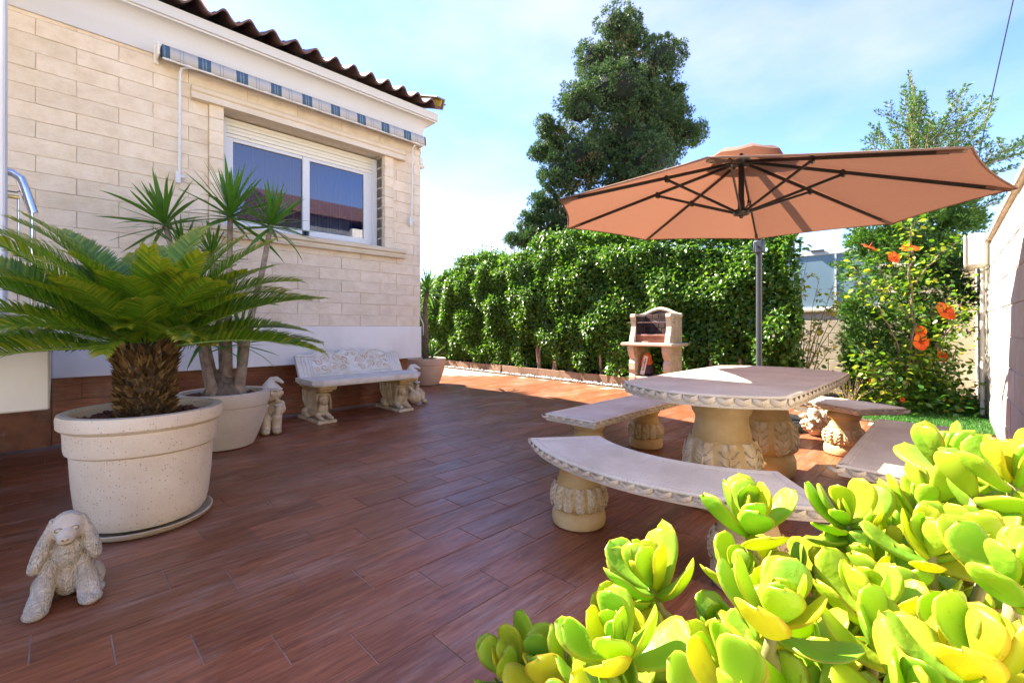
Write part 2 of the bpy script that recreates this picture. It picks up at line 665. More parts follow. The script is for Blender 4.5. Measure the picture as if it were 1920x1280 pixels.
def m_succulent(name, joined=False):
    t = NT(name)
    at = t.node('ShaderNodeAttribute')
    at.attribute_name = 'rim'
    oi = t.node('ShaderNodeNewGeometry').outputs['Random Per Island'] if joined else t.node('ShaderNodeObjectInfo').outputs['Random']
    body = t.ramp(oi, [(0, (.20, .42, .035)), (.45, (.30, .50, .035)), (.78, (.40, .52, .03)), (1, (.56, .54, .03))])
    v = t.coords('Object', (1, 1, 1), rand=True)
    body = t.mix(t.ramp(t.noise(v, 1.6, 3, .5), [(.4, (0, 0, 0)), (.7, (.35,) * 3)]), body, (.55, .56, .05))
    col = t.mix(t.ramp(at.outputs['Fac'], [(.80, (0, 0, 0)), (1, (.5,) * 3)]), body, (.70, .36, .05))
    spots = t.noise(v, 9, 4, .6)
    col = t.mix(t.ramp(spots, [(.66, (0, 0, 0)), (.72, (.5,) * 3)]), col, (.30, .24, .08))
    n = t.bump(t.noise(v, 4, 3, .5), .08, .1)
    t.done(col, .36, n, Specular_IOR_Level=.4, Subsurface_Weight=.0)
    trn = t.node('ShaderNodeBsdfTranslucent')
    t.link(t.mix(1.0, col, (1.35, 1.25, .5), 'MULTIPLY'), trn.inputs['Color'])
    mx = t.node('ShaderNodeMixShader')
    mx.inputs[0].default_value = .48
    t.link(t.b.outputs[0], mx.inputs[1])
    t.link(trn.outputs[0], mx.inputs[2])
    t.link(mx.outputs[0], t.o.inputs['Surface'])
    return t.m


M['succulent'] = m_succulent('succulent_leaf')
M['succstem'] = m_simple('succulent_stem', (.20, .20, .06), (.34, .27, .13), 16, .8, 40, .4, .004)


def m_stripes(name, period, z_also=False):
    """woven awning stripes: grey-cream ground, blue bar every period, thin grey lines between"""
    t = NT(name)
    v = t.coords('Object')
    sx = t.node('ShaderNodeSeparateXYZ')
    t.link(v, sx.inputs[0])
    d = t.node('ShaderNodeMath', operation='DIVIDE')
    d.inputs[1].default_value = period
    t.link(sx.outputs[0], d.inputs[0])
    fr = t.node('ShaderNodeMath', operation='FRACT')
    t.link(d.outputs[0], fr.inputs[0])
    g = (.42, .40, .37, 1)
    g2 = (.29, .30, .33, 1)
    bl = (.05, .095, .15, 1)
    bl2 = (.14, .20, .27, 1)
    nd = t.node('ShaderNodeValToRGB')
    nd.color_ramp.interpolation = 'CONSTANT'
    st = [(0, bl), (.10, bl2), (.14, bl), (.18, bl2), (.22, bl), (.33, g), (.55, g2), (.58, g), (.63, g2), (.66, g), (.90, g)]
    e = nd.color_ramp.elements
    while len(e) < len(st):
        e.new(.5)
    for i, (p, c) in enumerate(st):
        e[i].position = p
        e[i].color = c
    t.link(fr.outputs[0], nd.inputs[0])
    return t.done(nd.outputs[0], .9)


M['awning'] = m_stripes('awning_stripes', .345)


def m_curtain(name):  # striped cloth, its blue deepened to carry the sky's reflection in the glass
    t = NT(name)
    v = t.coords('Object')
    sx = t.node('ShaderNodeSeparateXYZ')
    t.link(v, sx.inputs[0])
    d = t.node('ShaderNodeMath', operation='DIVIDE')
    d.inputs[1].default_value = .16
    t.link(sx.outputs[0], d.inputs[0])
    fr = t.node('ShaderNodeMath', operation='FRACT')
    t.link(d.outputs[0], fr.inputs[0])
    col = t.ramp(fr.outputs[0], [(.0, (.05, .14, .46)), (.30, (.05, .14, .46)), (.33, (.45, .50, .58)), (.37, (.45, .50, .58)),
                                 (.40, (.05, .14, .46)), (.47, (.05, .14, .46)), (.5, (.45, .50, .58)), (.55, (.45, .50, .58)), (.58, (.07, .17, .5))])
    return t.done(col, .9)


M['curtain'] = m_curtain('curtain_fabric')


def m_glass(name, tint, boost=.10, rough=.0):
    t = NT(name)
    tr = t.node('ShaderNodeBsdfTransparent')
    tr.inputs['Color'].default_value = (*tint, 1)
    gl = t.node('ShaderNodeBsdfGlossy')
    gl.inputs['Roughness'].default_value = rough
    fz = t.node('ShaderNodeFresnel')
    fz.inputs['IOR'].default_value = 1.5
    ad = t.node('ShaderNodeMath', operation='ADD')
    ad.inputs[1].default_value = boost
    t.link(fz.outputs[0], ad.inputs[0])
    mx = t.node('ShaderNodeMixShader')
    t.link(ad.outputs[0], mx.inputs[0])
    t.link(tr.outputs[0], mx.inputs[1])
    t.link(gl.outputs[0], mx.inputs[2])
    t.link(mx.outputs[0], t.o.inputs['Surface'])
    return t.m


M['pane'] = m_glass('window_glass', (.42, .50, .66), .10)


def m_frost(name):
    t = NT(name)
    t.done((.26, .38, .46), .25)
    tr = t.node('ShaderNodeBsdfTranslucent')
    tr.inputs['Color'].default_value = (.30, .42, .50, 1)
    mx = t.node('ShaderNodeMixShader')
    mx.inputs[0].default_value = .4
    t.link(t.b.outputs[0], mx.inputs[1])
    t.link(tr.outputs[0], mx.inputs[2])
    t.link(mx.outputs[0], t.o.inputs['Surface'])
    return t.m


M['frost'] = m_frost('frosted_glass')
M['gardenwall'] = m_paint('garden_wall_paint', (.42, .39, .36), (.42, .37, .30), .4)
M['gardenblock'] = m_simple('garden_block', (.36, .325, .28), (.44, .405, .36), 4, .85, 35, .3, .006)
M['creamblock'] = m_simple('cream_block', (.40, .34, .24), (.48, .42, .32), 3, .85, 35, .3, .006)
M['coping'] = m_simple('coping', (.42, .33, .22), (.56, .47, .35), 6, .85, 40, .4, .006)
M['bbqbrick'] = m_simple('barbecue_cream', (.40, .32, .17), (.54, .46, .30), 8, .85, 60, .3, .005)
M['bbqwhite'] = m_simple('barbecue_trim', (.46, .38, .26), (.58, .50, .38), 6, .8, 60, .2, .004)
M['firebrick'] = m_simple('sooty_firebrick', (.025, .016, .014), (.095, .05, .04), 7, .9, 50, .4, .006)
M['rusttray'] = m_simple('red_brown_steel', (.16, .045, .03), (.24, .085, .055), 8, .5, 50, .2, .003)
M['orangebag'] = m_simple('orange_paper', (.62, .10, .015), (.75, .20, .03), 6, .6, 14, .8, .02)
M['darkbag'] = m_simple('dark_paper', (.02, .012, .012), (.04, .025, .022), 6, .55, 14, .8, .02)
M['paper'] = m_simple('label_paper', (.72, .62, .52), (.80, .72, .64), 5, .7, 20, .3)
M['ink'] = m_simple('ink', (.05, .03, .03), (.08, .05, .04), 5, .8, 20, 0)
M['coral'] = m_simple('shell_rock', (.42, .30, .20), (.66, .54, .40), 14, .8, 60, .4, .006)
M['petal'] = m_leaf('hibiscus_petal', (.70, .075, .010), (.82, .12, .012), .5, .4, (1.1, 1.0, .8), .3, (.88, .20, .02))
M['petaldark'] = m_simple('petal_throat', (.42, .02, .01), (.5, .03, .012), 20, .6, 20, 0)
M['darkroom'] = m_simple('room_interior', (.20, .19, .18), (.24, .23, .22), 2, .9, 10, 0)
M['yellowboard'] = m_simple('ochre_board', (.45, .32, .03), (.55, .40, .06), 5, .7, 30, .1)
M['greycap'] = m_simple('grey_flashing', (.16, .16, .17), (.22, .22, .23), 6, .5, 30, .1)

M['edging'] = m_simple('edging_tile', (.20, .11, .07), (.28, .17, .11), 4, .85, 40, .3, .006)
# ================================================================== SETTING
CF = Vector((0.7108, 0.7034, 0))
CR = Vector((0.7034, -0.7108, 0))


def in_view(p, m=60):
    d = p.dot(CF)
    if d < .1:
        return None
    x = 960 + 849 * p.dot(CR) / d
    y = 612 + 849 * (1.08 - p.z) / d
    if -m < x < 1920 + m and -m < y < 1280 + m:
        return d
    return None


mb = MB().box(-150, 150, -150, 150, -.5, -.035)
tag(mb.build('ground', M['ground']), kind='structure')

# ---- tiled terrace: grout bed, planks as children
mb = MB().prism([(-4, -.37), (6.5, -.27), (6.5, 1.25), (6.85, 1.6), (6.96, 3.5), (7.25, 10.5), (7.25, 14), (-4, 14)], -.035, -.003)
floor = mb.build('terrace_floor', M['grout'])
tag(floor, 'reddish brown wood-look plank tiles with pale grout lines', kind='structure')


def on_floor(x, y):
    if not (-3.9 < x < 7.2 and -.33 < y < 13.5):
        return False
    if x > 6.45 and y < 1.25:
        return False
    if x > 6.98 + max(0, (y - 3.5)) * .042 - .06:
        return False
    if y > 5.75 and x < 3.6:
        return False
    return True


PW, PL = .1990, .5945
pmesh = []
for k in range(3):
    b = MB()
    b.box(-PL / 2 + .0022, PL / 2 - .0022, -PW / 2 + .0022, PW / 2 - .0022, -.012, 0, .0010)
    pmesh.append(b.mesh('plank'))
    pmesh[-1].materials.append(M['plank'])
cand, far = [], []
for n in range(-12, 60):
    y = 1.923 + PW * (n + .5)
    for m in range(-14, 20):
        x = .139 - .198 * n + PL * m + PL / 2
        if not on_floor(x, y):
            continue
        p = Vector((x, y, 0))
        d = in_view(p)
        if d is None:
            far.append((x, y))
        else:
            cand.append((d, x, y))
cand.sort()
for i, (d, x, y) in enumerate(cand[:300]):
    link('plank', pmesh[i % 3], None, floor, (x, y, random.uniform(-.0006, .0006)), (random.gauss(0, .0009), random.gauss(0, .0009), 0))
b = MB()
for d, x, y in cand[300:] + [(0, *q) for q in far]:
    b.box(x - PL / 2 + .0022, x + PL / 2 - .0022, y - PW / 2 + .0022, y + PW / 2 - .0022, -.012, random.uniform(-.0005, .0005), 0)
tag(b.build('far_planks', M['plank_far'], floor), kind='stuff')

# ---- lawn
mb = MB().prism([(6.5, -.30), (10.5, -.22), (10.5, 8), (7.9, 8), (7.5, 2.2), (6.9, 1.62), (6.5, 1.25)], -.034, .012)
lawn = mb.build('lawn', M['soil'])
tag(lawn, kind='structure')
n = 26000
P = np.stack([RNG.uniform(6.45, 9.2, n), RNG.uniform(-.26, 1.3, n), np.full(n, .008)], 1)
keep = (P[:, 0] > 6.5 + .08 * np.sin(P[:, 1] * 9))
P = P[keep]
D = np.stack([RNG.normal(0, .35, len(P)), RNG.normal(0, .35, len(P)), np.ones(len(P))], 1)
turf = leafcloud('artificial_turf', P, D, rand_unit(len(P)), RNG.uniform(.025, .05, len(P)), .007, DIA, M['turf'])
tag(turf, 'bright green turf under the hibiscus beside the garden wall', 'turf', kind='stuff')

# ================================================================== HOUSE
house = empty('house', (3.84, 5.72, 0))
tag(house, 'cream stone-clad house with white base band and brown tiled roof', 'house')
HI = Matrix.Translation((-3.84, -5.72, 0))


def hp(mb, name, mat, parent=house, smooth=False):
    o = mb.build(name, mat, parent, smooth)
    if parent is house:
        o.matrix_parent_inverse = HI
    return o


# opening X 1.30..3.238, z 2.17..3.46
b = MB()
b.box(-6, 1.30, 5.745, 6.05, 1.06, 4.0)
b.box(3.238, 3.825, 5.745, 6.05, 1.06, 4.0)
b.box(1.30, 3.238, 5.745, 6.05, 1.06, 2.13)
b.box(1.30, 3.238, 5.745, 6.05, 3.47, 4.0)
b.box(3.60, 3.825, 6.05, 15.5, .62, 4.0)
b.box(-6, -5.8, 6.05, 15.5, 0, 4.0)
b.box(-6, 3.825, 15.5, 15.8, 0, 4.2)
stone_wall = hp(b, 'stone_wall', M['mortar'])
b = MB().box(-5.8, 3.6, 7.6, 7.7, 1.0, 4.0).box(-5.8, 3.6, 6.06, 7.6, 1.0, 1.06).box(-5.8, 3.6, 6.06, 15.5, 3.98, 4.1)
hp(b, 'room_interior', M['darkroom'])
# stone blocks
bms = []
for L in (.55, .42, .30, .18, .12):
    for k in range(3):
        vs, fs = cbox_geo(1, .03, .1465, .004)
        bm = bmesh.new()
        bmesh.ops.create_cube(bm, size=1)
        bmesh.ops.scale(bm, vec=(L - .0035, .032, .1468), verts=bm.verts)
        bmesh.ops.bevel(bm, geom=list(bm.edges), offset=.0035, segments=1, affect='EDGES')
        for v in bm.verts:
            v.co += Vector((random.uniform(-.0012, .0012), random.uniform(-.002, .002), random.uniform(-.001, .001)))
        me = bpy.data.meshes.new('stone_block')
        bm.to_mesh(me)
        bm.free()
        me.materials.append(M['block'])
        bms.append((L, me))


def stone(x0, x1, z, y=5.7505, parent=stone_wall):
    w = x1 - x0
    if w < .045:
        return
    L, me = min(bms, key=lambda q: (abs(q[0] - w), random.random()))
    o = link('stone_block', me, None, parent, ((x0 + x1) / 2, y + random.uniform(-.003, .003), z), None, (w / L, 1, 1))
    if random.random() < .5:
        o.rotation_euler = (0, math.pi, 0)


CZ, CH = 1.085, .149
for r in range(19):
    z = CZ + CH * (r + .5)
    off = (.434 if r % 2 else .143 + 0.0) - .55 * 6
    for k in range(0, 14):
        x0, x1 = off + .55 * k, off + .55 * (k + 1)
        x0, x1 = max(x0, -1.5), min(x1, 3.84)
        if x1 - x0 < .03:
            continue
        if 2.06 < z < 3.53:
            for a, bb in ((x0, min(x1, 1.165)), (max(x0, 3.38), x1)):
                if bb - a > .03:
                    stone(a, bb, z)
        else:
            stone(x0, x1, z)
# end wall (facing +X) blocks, only near the corner
for r in range(19):
    z = CZ + CH * (r + .5)
    for k in range(3):
        y0 = 5.745 + .55 * k - (.275 if r % 2 else 0)
        y0, y1 = max(y0, 5.757), y0 + .55
        o = link('stone_block', bms[0][1], None, stone_wall, (3.829, (y0 + y1) / 2, z), (0, 0, math.pi / 2), ((y1 - y0) / .55, 1, 1))

# white base band and recessed tiled plinth
hp(MB().box(-.02, 3.845, 5.70, 5.92, .618, 1.083, .006).box(3.66, 3.845, 5.92, 15.5, .618, 1.083, .006), 'base_band', M['white'])
pl = hp(MB().box(-.02, 3.72, 5.88, 6.1, -.02, .617).box(3.52, 3.72, 6.1, 15.5, -.02, .617), 'plinth', M['grout'])
ptm = []
b = MB().box(-.296, .296, -.006, .006, -.098, .098, .002)
ptile = b.mesh('plinth_tile')
ptile.materials.append(M['plinthwood'])
# the plinth tiles reuse the floor tile: rotate grain into the wall plane
b = MB().box(-.296, .296, -.098, .098, -.006, .006, .002)
ptile = b.mesh('plinth_tile')
ptile.materials.append(M['plinthwood'])
for r in range(3):
    for k in range(7):
        x = .28 + .594 * k - .198 * r
        x0, x1 = max(x - .296, -.015), min(x + .296, 3.715)
        if x1 - x0 > .05:
            link('plinth_tile', ptile, None, pl, ((x0 + x1) / 2, 5.873, .104 + .2 * r), (math.pi / 2, 0, 0), ((x1 - x0) / .592, 1, 1))
    for k in range(4):
        link('plinth_tile', ptile, None, pl, (3.727, 6.2 + .594 * k, .104 + .2 * r), (math.pi / 2, 0, math.pi / 2))

# porch block at the left edge
hp(MB().box(-4, -.02, 3.75, 5.70, .60, .985, .008), 'porch_wall', M['white'])
pp = hp(MB().box(-4, -.021, 5.86, 5.95, -.02, .60), 'porch_plinth', M['plinthwood'])
hp(MB().box(-1.6, -1.35, 4.0, 4.25, -.02, .60), 'porch_pier', M['white'])
hp(MB().box(-.48, -.222, 4.32, 4.58, .985, 4.0, .01), 'porch_column', M['white'])
hp(MB().box(-4, -.17, 4.3, 5.70, 4.0, 4.2, .01), 'porch_ceiling', M['coping'])

# window
win = empty('window', (0, 0, 0), 0, house)
win.matrix_parent_inverse = HI
b = MB()
YF = 5.93
b.box(1.375, 1.442, YF, YF + .06, 2.235, 3.24, .004).box(3.044, 3.17, YF, YF + .06, 2.235, 3.24, .004)
b.box(2.213, 2.30, YF - .012, YF + .05, 2.30, 3.235, .004)
b.box(1.442, 2.213, YF, YF + .05, 2.235, 2.31, .004).box(2.30, 3.044, YF, YF + .05, 2.235, 2.31, .004)
b.box(1.442, 2.213, YF, YF + .05, 3.20, 3.24, .004).box(2.30, 3.044, YF, YF + .05, 3.20, 3.24, .004)
b.box(3.17, 3.236, YF - .02, YF + .06, 2.20, 3.45, .004).box(1.30, 1.375, YF - .02, YF + .06, 2.20, 3.45, .004)
b.build('frame', M['alu'], win)
b = MB().box(1.443, 2.2125, YF + .02, YF + .026, 2.311, 3.199)
b.build('pane', M['pane'], win)
b = MB().box(2.3005, 3.0435, YF + .02, YF + .026, 2.311, 3.199)
b.build('pane', M['pane'], win)
b = MB()
for k in range(5):
    b.box(1.376, 3.169, YF - .004 - .004 * (k % 2), YF + .05, 3.242 + .043 * k, 3.242 + .043 * (k + 1) - .003, .004)
for x in (1.62, 2.94):
    b.tube([(x, YF - .01, 3.275), (x, YF - .035, 3.272)], .008, 8)
b.build('roller_shutter', M['shutter'], win)
b = MB().box(1.302, 3.236, 5.76, 5.985, 2.135, 2.20)
b.build('inner_sill', M['moulding'], win)


def moulding(b, x0, x1, prof, y):
    """prof: list of (out, z); extruded along x with plain ends"""
    n = len(prof)
    vs = [(x0, y - o, z) for o, z in prof] + [(x1, y - o, z) for o, z in prof]
    fs = [[i, (i + 1) % n, n + (i + 1) % n, n + i] for i in range(n)] + [list(range(n)), [n + i for i in range(n)][::-1]]
    b.add(vs, fs)


b = MB()
moulding(b, 1.0, 3.545, [(0, 3.455), (.085, 3.455), (.085, 3.495), (.062, 3.50), (.055, 3.53), (.075, 3.545), (.085, 3.572), (.10, 3.588), (0, 3.588)], 5.73)
b.build('lintel', M['moulding'], win)
b = MB()
moulding(b, 1.05, 3.55, [(0, 2.055), (.075, 2.055), (.085, 2.08), (.062, 2.09), (.062, 2.115), (.10, 2.125), (.11, 2.165), (.095, 2.178), (0, 2.178)], 5.73)
b.build('sill', M['moulding'], win)
qb = MB().box(-.0675, .0675, -.03, .03, -.071, .071, .008).mesh('quoin')
qb.materials.append(M['block'])
qr = MB().box(-.07, .07, -.03, .03, -.071, .071, .008).mesh('quoin')
qr.materials.append(M['block'])
for k in range(9):
    z = 2.18 + .1425 * (k + .5)
    link('quoin', qb, None, win, (1.2325, 5.728, z + random.uniform(-.002, .002)), (0, random.uniform(-.012, .012), 0))
    link('quoin', qr, None, win, (3.31, 5.728, z), (0, random.uniform(-.012, .012), 0))
    # reveal stones
    link('quoin', qr, None, win, (3.2425, 5.85, z), (0, 0, math.pi / 2), (1.1, .15, 1))
    link('quoin', qr, None, win, (1.2955, 5.85, z), (0, 0, math.pi / 2), (1.1, .15, 1))

# curtains
for x0, x1, lab in ((1.40, 2.25, 'blue striped curtain behind the left window pane, deepened with painted sky reflection'), (2.27, 3.10, 'blue striped curtain behind the right window pane, deepened with painted sky reflection')):
    nx = 90
    vs, fs = [], []
    for i in range(nx + 1):
        x = x0 + (x1 - x0) * i / nx
        y = 6.10 + .022 * math.sin(i * .75) + .012 * math.sin(i * .31 + x0)
        vs += [(x, y, 2.2), (x, y, 3.4)]
    for i in range(nx):
        fs.append([2 * i, 2 * i + 2, 2 * i + 3, 2 * i + 1])
    b = MB().add(vs, fs)
    o = b.build('curtain', M['curtain'], None, True)
    s = o.modifiers.new('thick', 'SOLIDIFY')
    s.thickness = .002
    tag(o, lab, 'curtain', 'curtains in the window')

# cornice: swept profile with mitred corner
prof = [(.0, 3.80), (.028, 3.80), (.028, 3.915), (.036, 3.93)]
for k in range(1, 8):
    a = rad(90 * k / 8)
    prof.append((.036 + .135 * (1 - math.cos(a)), 3.93 + .185 * math.sin(a)))
prof += [(.175, 4.118), (.175, 4.135), (.195, 4.14), (.195, 4.245), (0, 4.245)]
cx, cy = 3.835, 5.735
vs, fs = [], []
n = len(prof)
for path in ((-6, None), 'c', (None, 15.5)):
    for o_, z in prof:
        if path == 'c':
            vs.append((cx + o_, cy - o_, z))
        elif path[0] is not None:
            vs.append((-6, cy - o_, z))
        else:
            vs.append((cx + o_, 15.5, z))
for s in range(2):
    for i in range(n):
        j = (i + 1) % n
        fs.append([s * n + i, s * n + j, (s + 1) * n + j, (s + 1) * n + i])
hp(MB().add(vs, fs), 'cornice', M['cornice'], smooth=30)

# roof
TAN = math.tan(rad(22))
b = MB()
ry0, rz0, ry1 = 5.66, 4.25, 11.0
rz1 = rz0 + (ry1 - ry0) * TAN
for z_off in (0,):
    vs = [(-6, ry0, rz0), (3.98, ry0, rz0), (3.98, ry1, rz1), (-6, ry1, rz1), (-6, 2 * ry1 - ry0, rz0), (3.98, 2 * ry1 - ry0, rz0),
          (-6, ry0, rz0 - .01), (3.98, ry0, rz0 - .01), (-6, 2 * ry1 - ry0, rz0 - .01), (3.98, 2 * ry1 - ry0, rz0 - .01)]
    fs = [[0, 1, 2, 3], [3, 2, 5, 4], [1, 7, 9, 5, 2], [0, 3, 4, 8, 6], [0, 6, 7, 1], [4, 5, 9, 8], [6, 8, 9, 7]]
    b.add(vs, fs)
roof = hp(b, 'roof', M['tile'])


def stile_mesh(p, L, A, th):
    nx = 14
    vs, fs = [], []
    for s in range(2):
        for yy in (0, L):
            for i in range(nx + 1):
                x = -p * .02 + p * 1.06 * i / nx
                u = (x / p) % 1.0
                z = A * math.cos(2 * math.pi * u)
                z = z if z > 0 else z * .75
                vs.append((x, yy, z + (th if s else 0) + (0 if yy == 0 else -.004)))
    m = nx + 1
    for i in range(nx):
        fs.append([i, m + i, m + i + 1, i + 1])
        fs.append([2 * m + i, 2 * m + i + 1, 3 * m + i + 1, 3 * m + i])
        fs.append([i, i + 1, 2 * m + i + 1, 2 * m + i])
        fs.append([m + i, 3 * m + i, 3 * m + i + 1, m + i + 1])
    fs.append([0, 2 * m, 3 * m, m])
    fs.append([nx, m + nx, 3 * m + nx, 2 * m + nx])
    return MB().add(vs, fs).mesh('roof_tile', 50)


tm = stile_mesh(.235, .44, .050, .020)
tm.materials.append(M['tile'])
for r in range(4):
    for k in range(-14, 6):
        x = 2.645 + .235 * k
        if x < -1.3 or x > 3.95:
            continue
        y = 5.415 + .36 * r
        z = 4.292 + .36 * r * TAN + random.uniform(-.004, .004)
        link('roof_tile', tm, None, roof, (x, y, z), (math.atan(TAN) - .03, 0, random.uniform(-.012, .012)))
# verge trim up the gable
vg = hp(MB().box(0, .012, 0, 6.1, 0, .13), 'verge_board', M['yellowboard'])
vg.matrix_parent_inverse = Matrix.Identity(4)
vg.location = (3.985 - 3.84, 5.44 - 5.72, 4.275)
vg.rotation_euler = (math.atan(TAN), 0, 0)
b = MB().box(-.10, .05, -.02, 6.1, .131, .15, .003).box(.035, .05, -.02, 6.1, .0, .131, .003)
vc = hp(b, 'verge_flashing', M['greycap'])
vc.matrix_parent_inverse = Matrix.Identity(4)
vc.location = vg.location
vc.rotation_euler = vg.rotation_euler
# set-back upper storey
hp(MB().box(-5, 1.5, 7.45, 12.5, 4.4, 7.3), 'upper_storey', M['white'])
hp(MB().box(-5.2, 1.62, 7.3, 12.7, 7.3, 7.5, .01), 'upper_roof', M['tile'])

# ---- awning on the house wall
aw = empty('awning', (.72, 5.72, 3.8))
tag(aw, 'rolled-up awning with blue and grey striped valance above the window', 'awning')
AI = Matrix.Translation((-.72, -5.72, -3.8))


def ap(b, name, mat, smooth=False):
    o = b.build(name, mat, aw, smooth)
    o.matrix_parent_inverse = AI
    return o


yA = 5.56
b = MB().tube([(.74, 5.62, 3.80), (3.80, 5.62, 3.80)], .05, 16)
ap(b, 'fabric_roll', M['awning'], 40)
nx = 120
vs, fs = [], []
for i in range(nx + 1):
    x = .74 + 3.08 * i / nx
    w = .004 * math.sin(i * .9)
    for (yy, z) in ((yA + .0, 3.845), (yA - .012 + w, 3.79), (yA - .016 + w * 1.6, 3.715 + .003 * math.sin(i * .5))):
        vs.append((x, yy, z))
for i in range(nx):
    for j in range(2):
        fs.append([3 * i + j, 3 * i + 3 + j, 3 * i + 4 + j, 3 * i + 1 + j])
o = ap(MB().add(vs, fs), 'valance', M['awning'], True)
o.modifiers.new('thick', 'SOLIDIFY').thickness = .003
ap(MB().tube([(.745, yA - .005, 3.712), (3.815, yA - .005, 3.712)], .011, 8), 'front_bar', M['alu'])
for x in (.715, 3.825):
    b = MB().box(x - .012, x + .012, 5.55, 5.735, 3.73, 3.86, .008)
    b.box(x - .02, x + .02, 5.70, 5.735, 3.70, 3.88, .004)
    ap(b, 'end_bracket', M['shutter'])
for x in (.90, 3.66):
    pts = [(x + .11, yA + .0, 3.715), (x + .05, 5.60, 3.715), (x + .01, 5.63, 3.70), (x, 5.65, 3.66), (x, 5.665, 3.2), (x, 5.685, 2.64)]
    ap(MB().tube(pts, .0125, 10), 'drop_arm', M['alu'], 40)
    b = MB().box(x - .03, x + .012, 5.675, 5.722, 2.545, 2.665, .005)
    b.tube([(x - .012, 5.69, 2.62), (x + .045, 5.69, 2.62)], .018, 10)
    b.tube([(x - .01, 5.672, 2.57), (x - .01, 5.70, 2.57)], .011, 8)
    ap(b, 'arm_bracket', M['alu'])

# thin cable clipped down the house corner
b = MB().tube([(3.851, 5.755, 3.75), (3.853, 5.758, 2.5), (3.852, 5.757, 1.25), (3.87, 5.74, 1.18), (3.90, 5.735, 1.12), (3.905, 5.74, .95)], .008, 6)
tag(b.build('wall_cable', M['alu'], None, True), 'thin white cable clipped down the house corner', 'cable')
b = MB().box(3.845, 3.92, 5.76, 5.83, 3.53, 3.62, .01).box(3.848, 3.95, 5.755, 5.86, 3.47, 3.525, .012)
b.tube([(3.86, 5.80, 3.62), (3.90, 5.79, 3.68), (3.87, 5.78, 3.73)], .008, 6)
tag(b.build('wall_lamp', M['plastic'], None), 'small floodlight bracket high on the house corner', 'lamp')

# ---- stair railing of polished steel on the porch
rl = empty('stair_railing', (-.3, 4.6, .985))
tag(rl, 'polished steel stair railing with brass rod at left edge', 'railing')
RI = Matrix.Translation((.3, -4.6, -.985))


def rp(b, name, mat):
    o = b.build(name, mat, rl, 40)
    o.matrix_parent_inverse = RI
    return o


rp(MB().tube([(-1.6, 4.6, 2.14), (-.30, 4.6, 2.14), (-.20, 4.6, 2.128), (-.165, 4.6, 2.10), (-.145, 4.6, 2.03), (-.105, 4.6, 1.87)], .028, 14), 'handrail', M['chrome'])
rp(MB().tube([(-1.6, 4.6, 1.965), (-.17, 4.6, 1.965)], .013, 10), 'brass_rod', M['brass'])
rp(MB().tube([(-.165, 4.6, 2.06), (-.162, 4.6, 2.02), (-.18, 4.6, 2.0), (-.26, 4.6, 2.0)], .006, 8), 'hook', M['chrome'])
for x, zt in ((-.112, 1.87), (-.235, 1.96), (-.175, 1.96), (-.36, 1.96), (-.5, 1.96), (-.64, 1.96)):
    rp(MB().tube([(x, 4.6, .985), (x, 4.6, zt)], .012 if x == -.112 else .007, 10), 'baluster', M['chrome'])

# ================================================================== GARDEN WALLS
gw = empty('garden_wall', (0, -.38, 0), rad(1.12))
tag(gw, 'white painted block wall running along the right edge', 'wall')
MB().box(-1.5, 11.2, -.16, -.012, -.03, 2.04).build('wall_core', M['mortar'], gw)
gb = []
for k in range(3):
    bm = bmesh.new()
    bmesh.ops.create_cube(bm, size=1)
    bmesh.ops.scale(bm, vec=(.494, .03, .2455), verts=bm.verts)
    bmesh.ops.bevel(bm, geom=list(bm.edges), offset=.006, segments=1, affect='EDGES')
    for v in bm.verts:
        v.co += Vector((random.uniform(-.002, .002), random.uniform(-.002, .002), random.uniform(-.003, .003)))
    me = bpy.data.meshes.new('wall_block')
    bm.to_mesh(me)
    bm.free()
    me.materials.append(M['gardenblock'])
    gb.append(me)
for r in range(8):
    for k in range(26):
        x = -1.3 + .5 * k + (.25 if r % 2 else 0)
        if x > 11:
            continue
        link('wall_block', gb[(r + k) % 3], None, gw, (x, -.015 + random.uniform(-.003, .003), .125 + .25 * r + (.0)), (0, random.uniform(-.004, .004), 0))
for k in range(16):
    x = -1.1 + .8 * k
    MB().box(-.397, .397, -.10, .10, -.028, .028, .01).build('coping_stone', M['coping'], gw, loc=(x, -.075, 2.07), rot=(0, 0, random.uniform(-.004, .004)))

bw = empty('back_wall', (10.5, 2, 0))
tag(bw, 'cream block boundary wall behind the young cypress', 'wall')
MB().box(.03, .2, -2.5, -1.0, -.05, 2.12).box(.03, .2, -1.0, 6, -.05, 1.36).build('wall_core', M['mortar'], bw)
me = MB().box(-.015, .015, -.247, .247, -.1225, .1225, .006).mesh('wall_block')
me.materials.append(M['creamblock'])
for r in range(9):
    for k in range(16):
        y = -2.2 + .5 * k + (.25 if r % 2 else 0)
        z = .075 + .25 * r
        if (z > 1.3 and y > -1.1) or y > 5.5:
            continue
        link('wall_block', me, None, bw, (.016, y, z))
MB().box(-.03, .22, -2.5, -1.0, 2.12, 2.18, .01).box(-.03, .22, -.99, 6, 1.36, 1.42, .01).build('coping', M['creamblock'], bw)

gl = empty('glass_screen', (10.6, 2.5, 1.42))
tag(gl, 'pale blue frosted glass screen above the cream back wall', 'glass screen')
for k in range(4):
    y = -1.45 + 1.32 * k
    MB().box(-.006, .006, -.645, .645, .04, 1.06).build('glass_panel', M['frost'], gl, loc=(0, y, 0))
b = MB().box(-.03, .03, -2.15, 3.2, 1.061, 1.13, .006).box(-.025, .025, -2.15, 3.2, .0, .039, .004)
for k in range(5):
    b.box(-.028, .028, -2.13 + 1.32 * k, -2.10 + 1.32 * k, .04, 1.06)
b.build('frame', M['alu'], gl)
MB().box(-.08, .03, -.62, -.38, 1.135, 1.165, .01).build('frame_clip', M['greymetal'], gl)

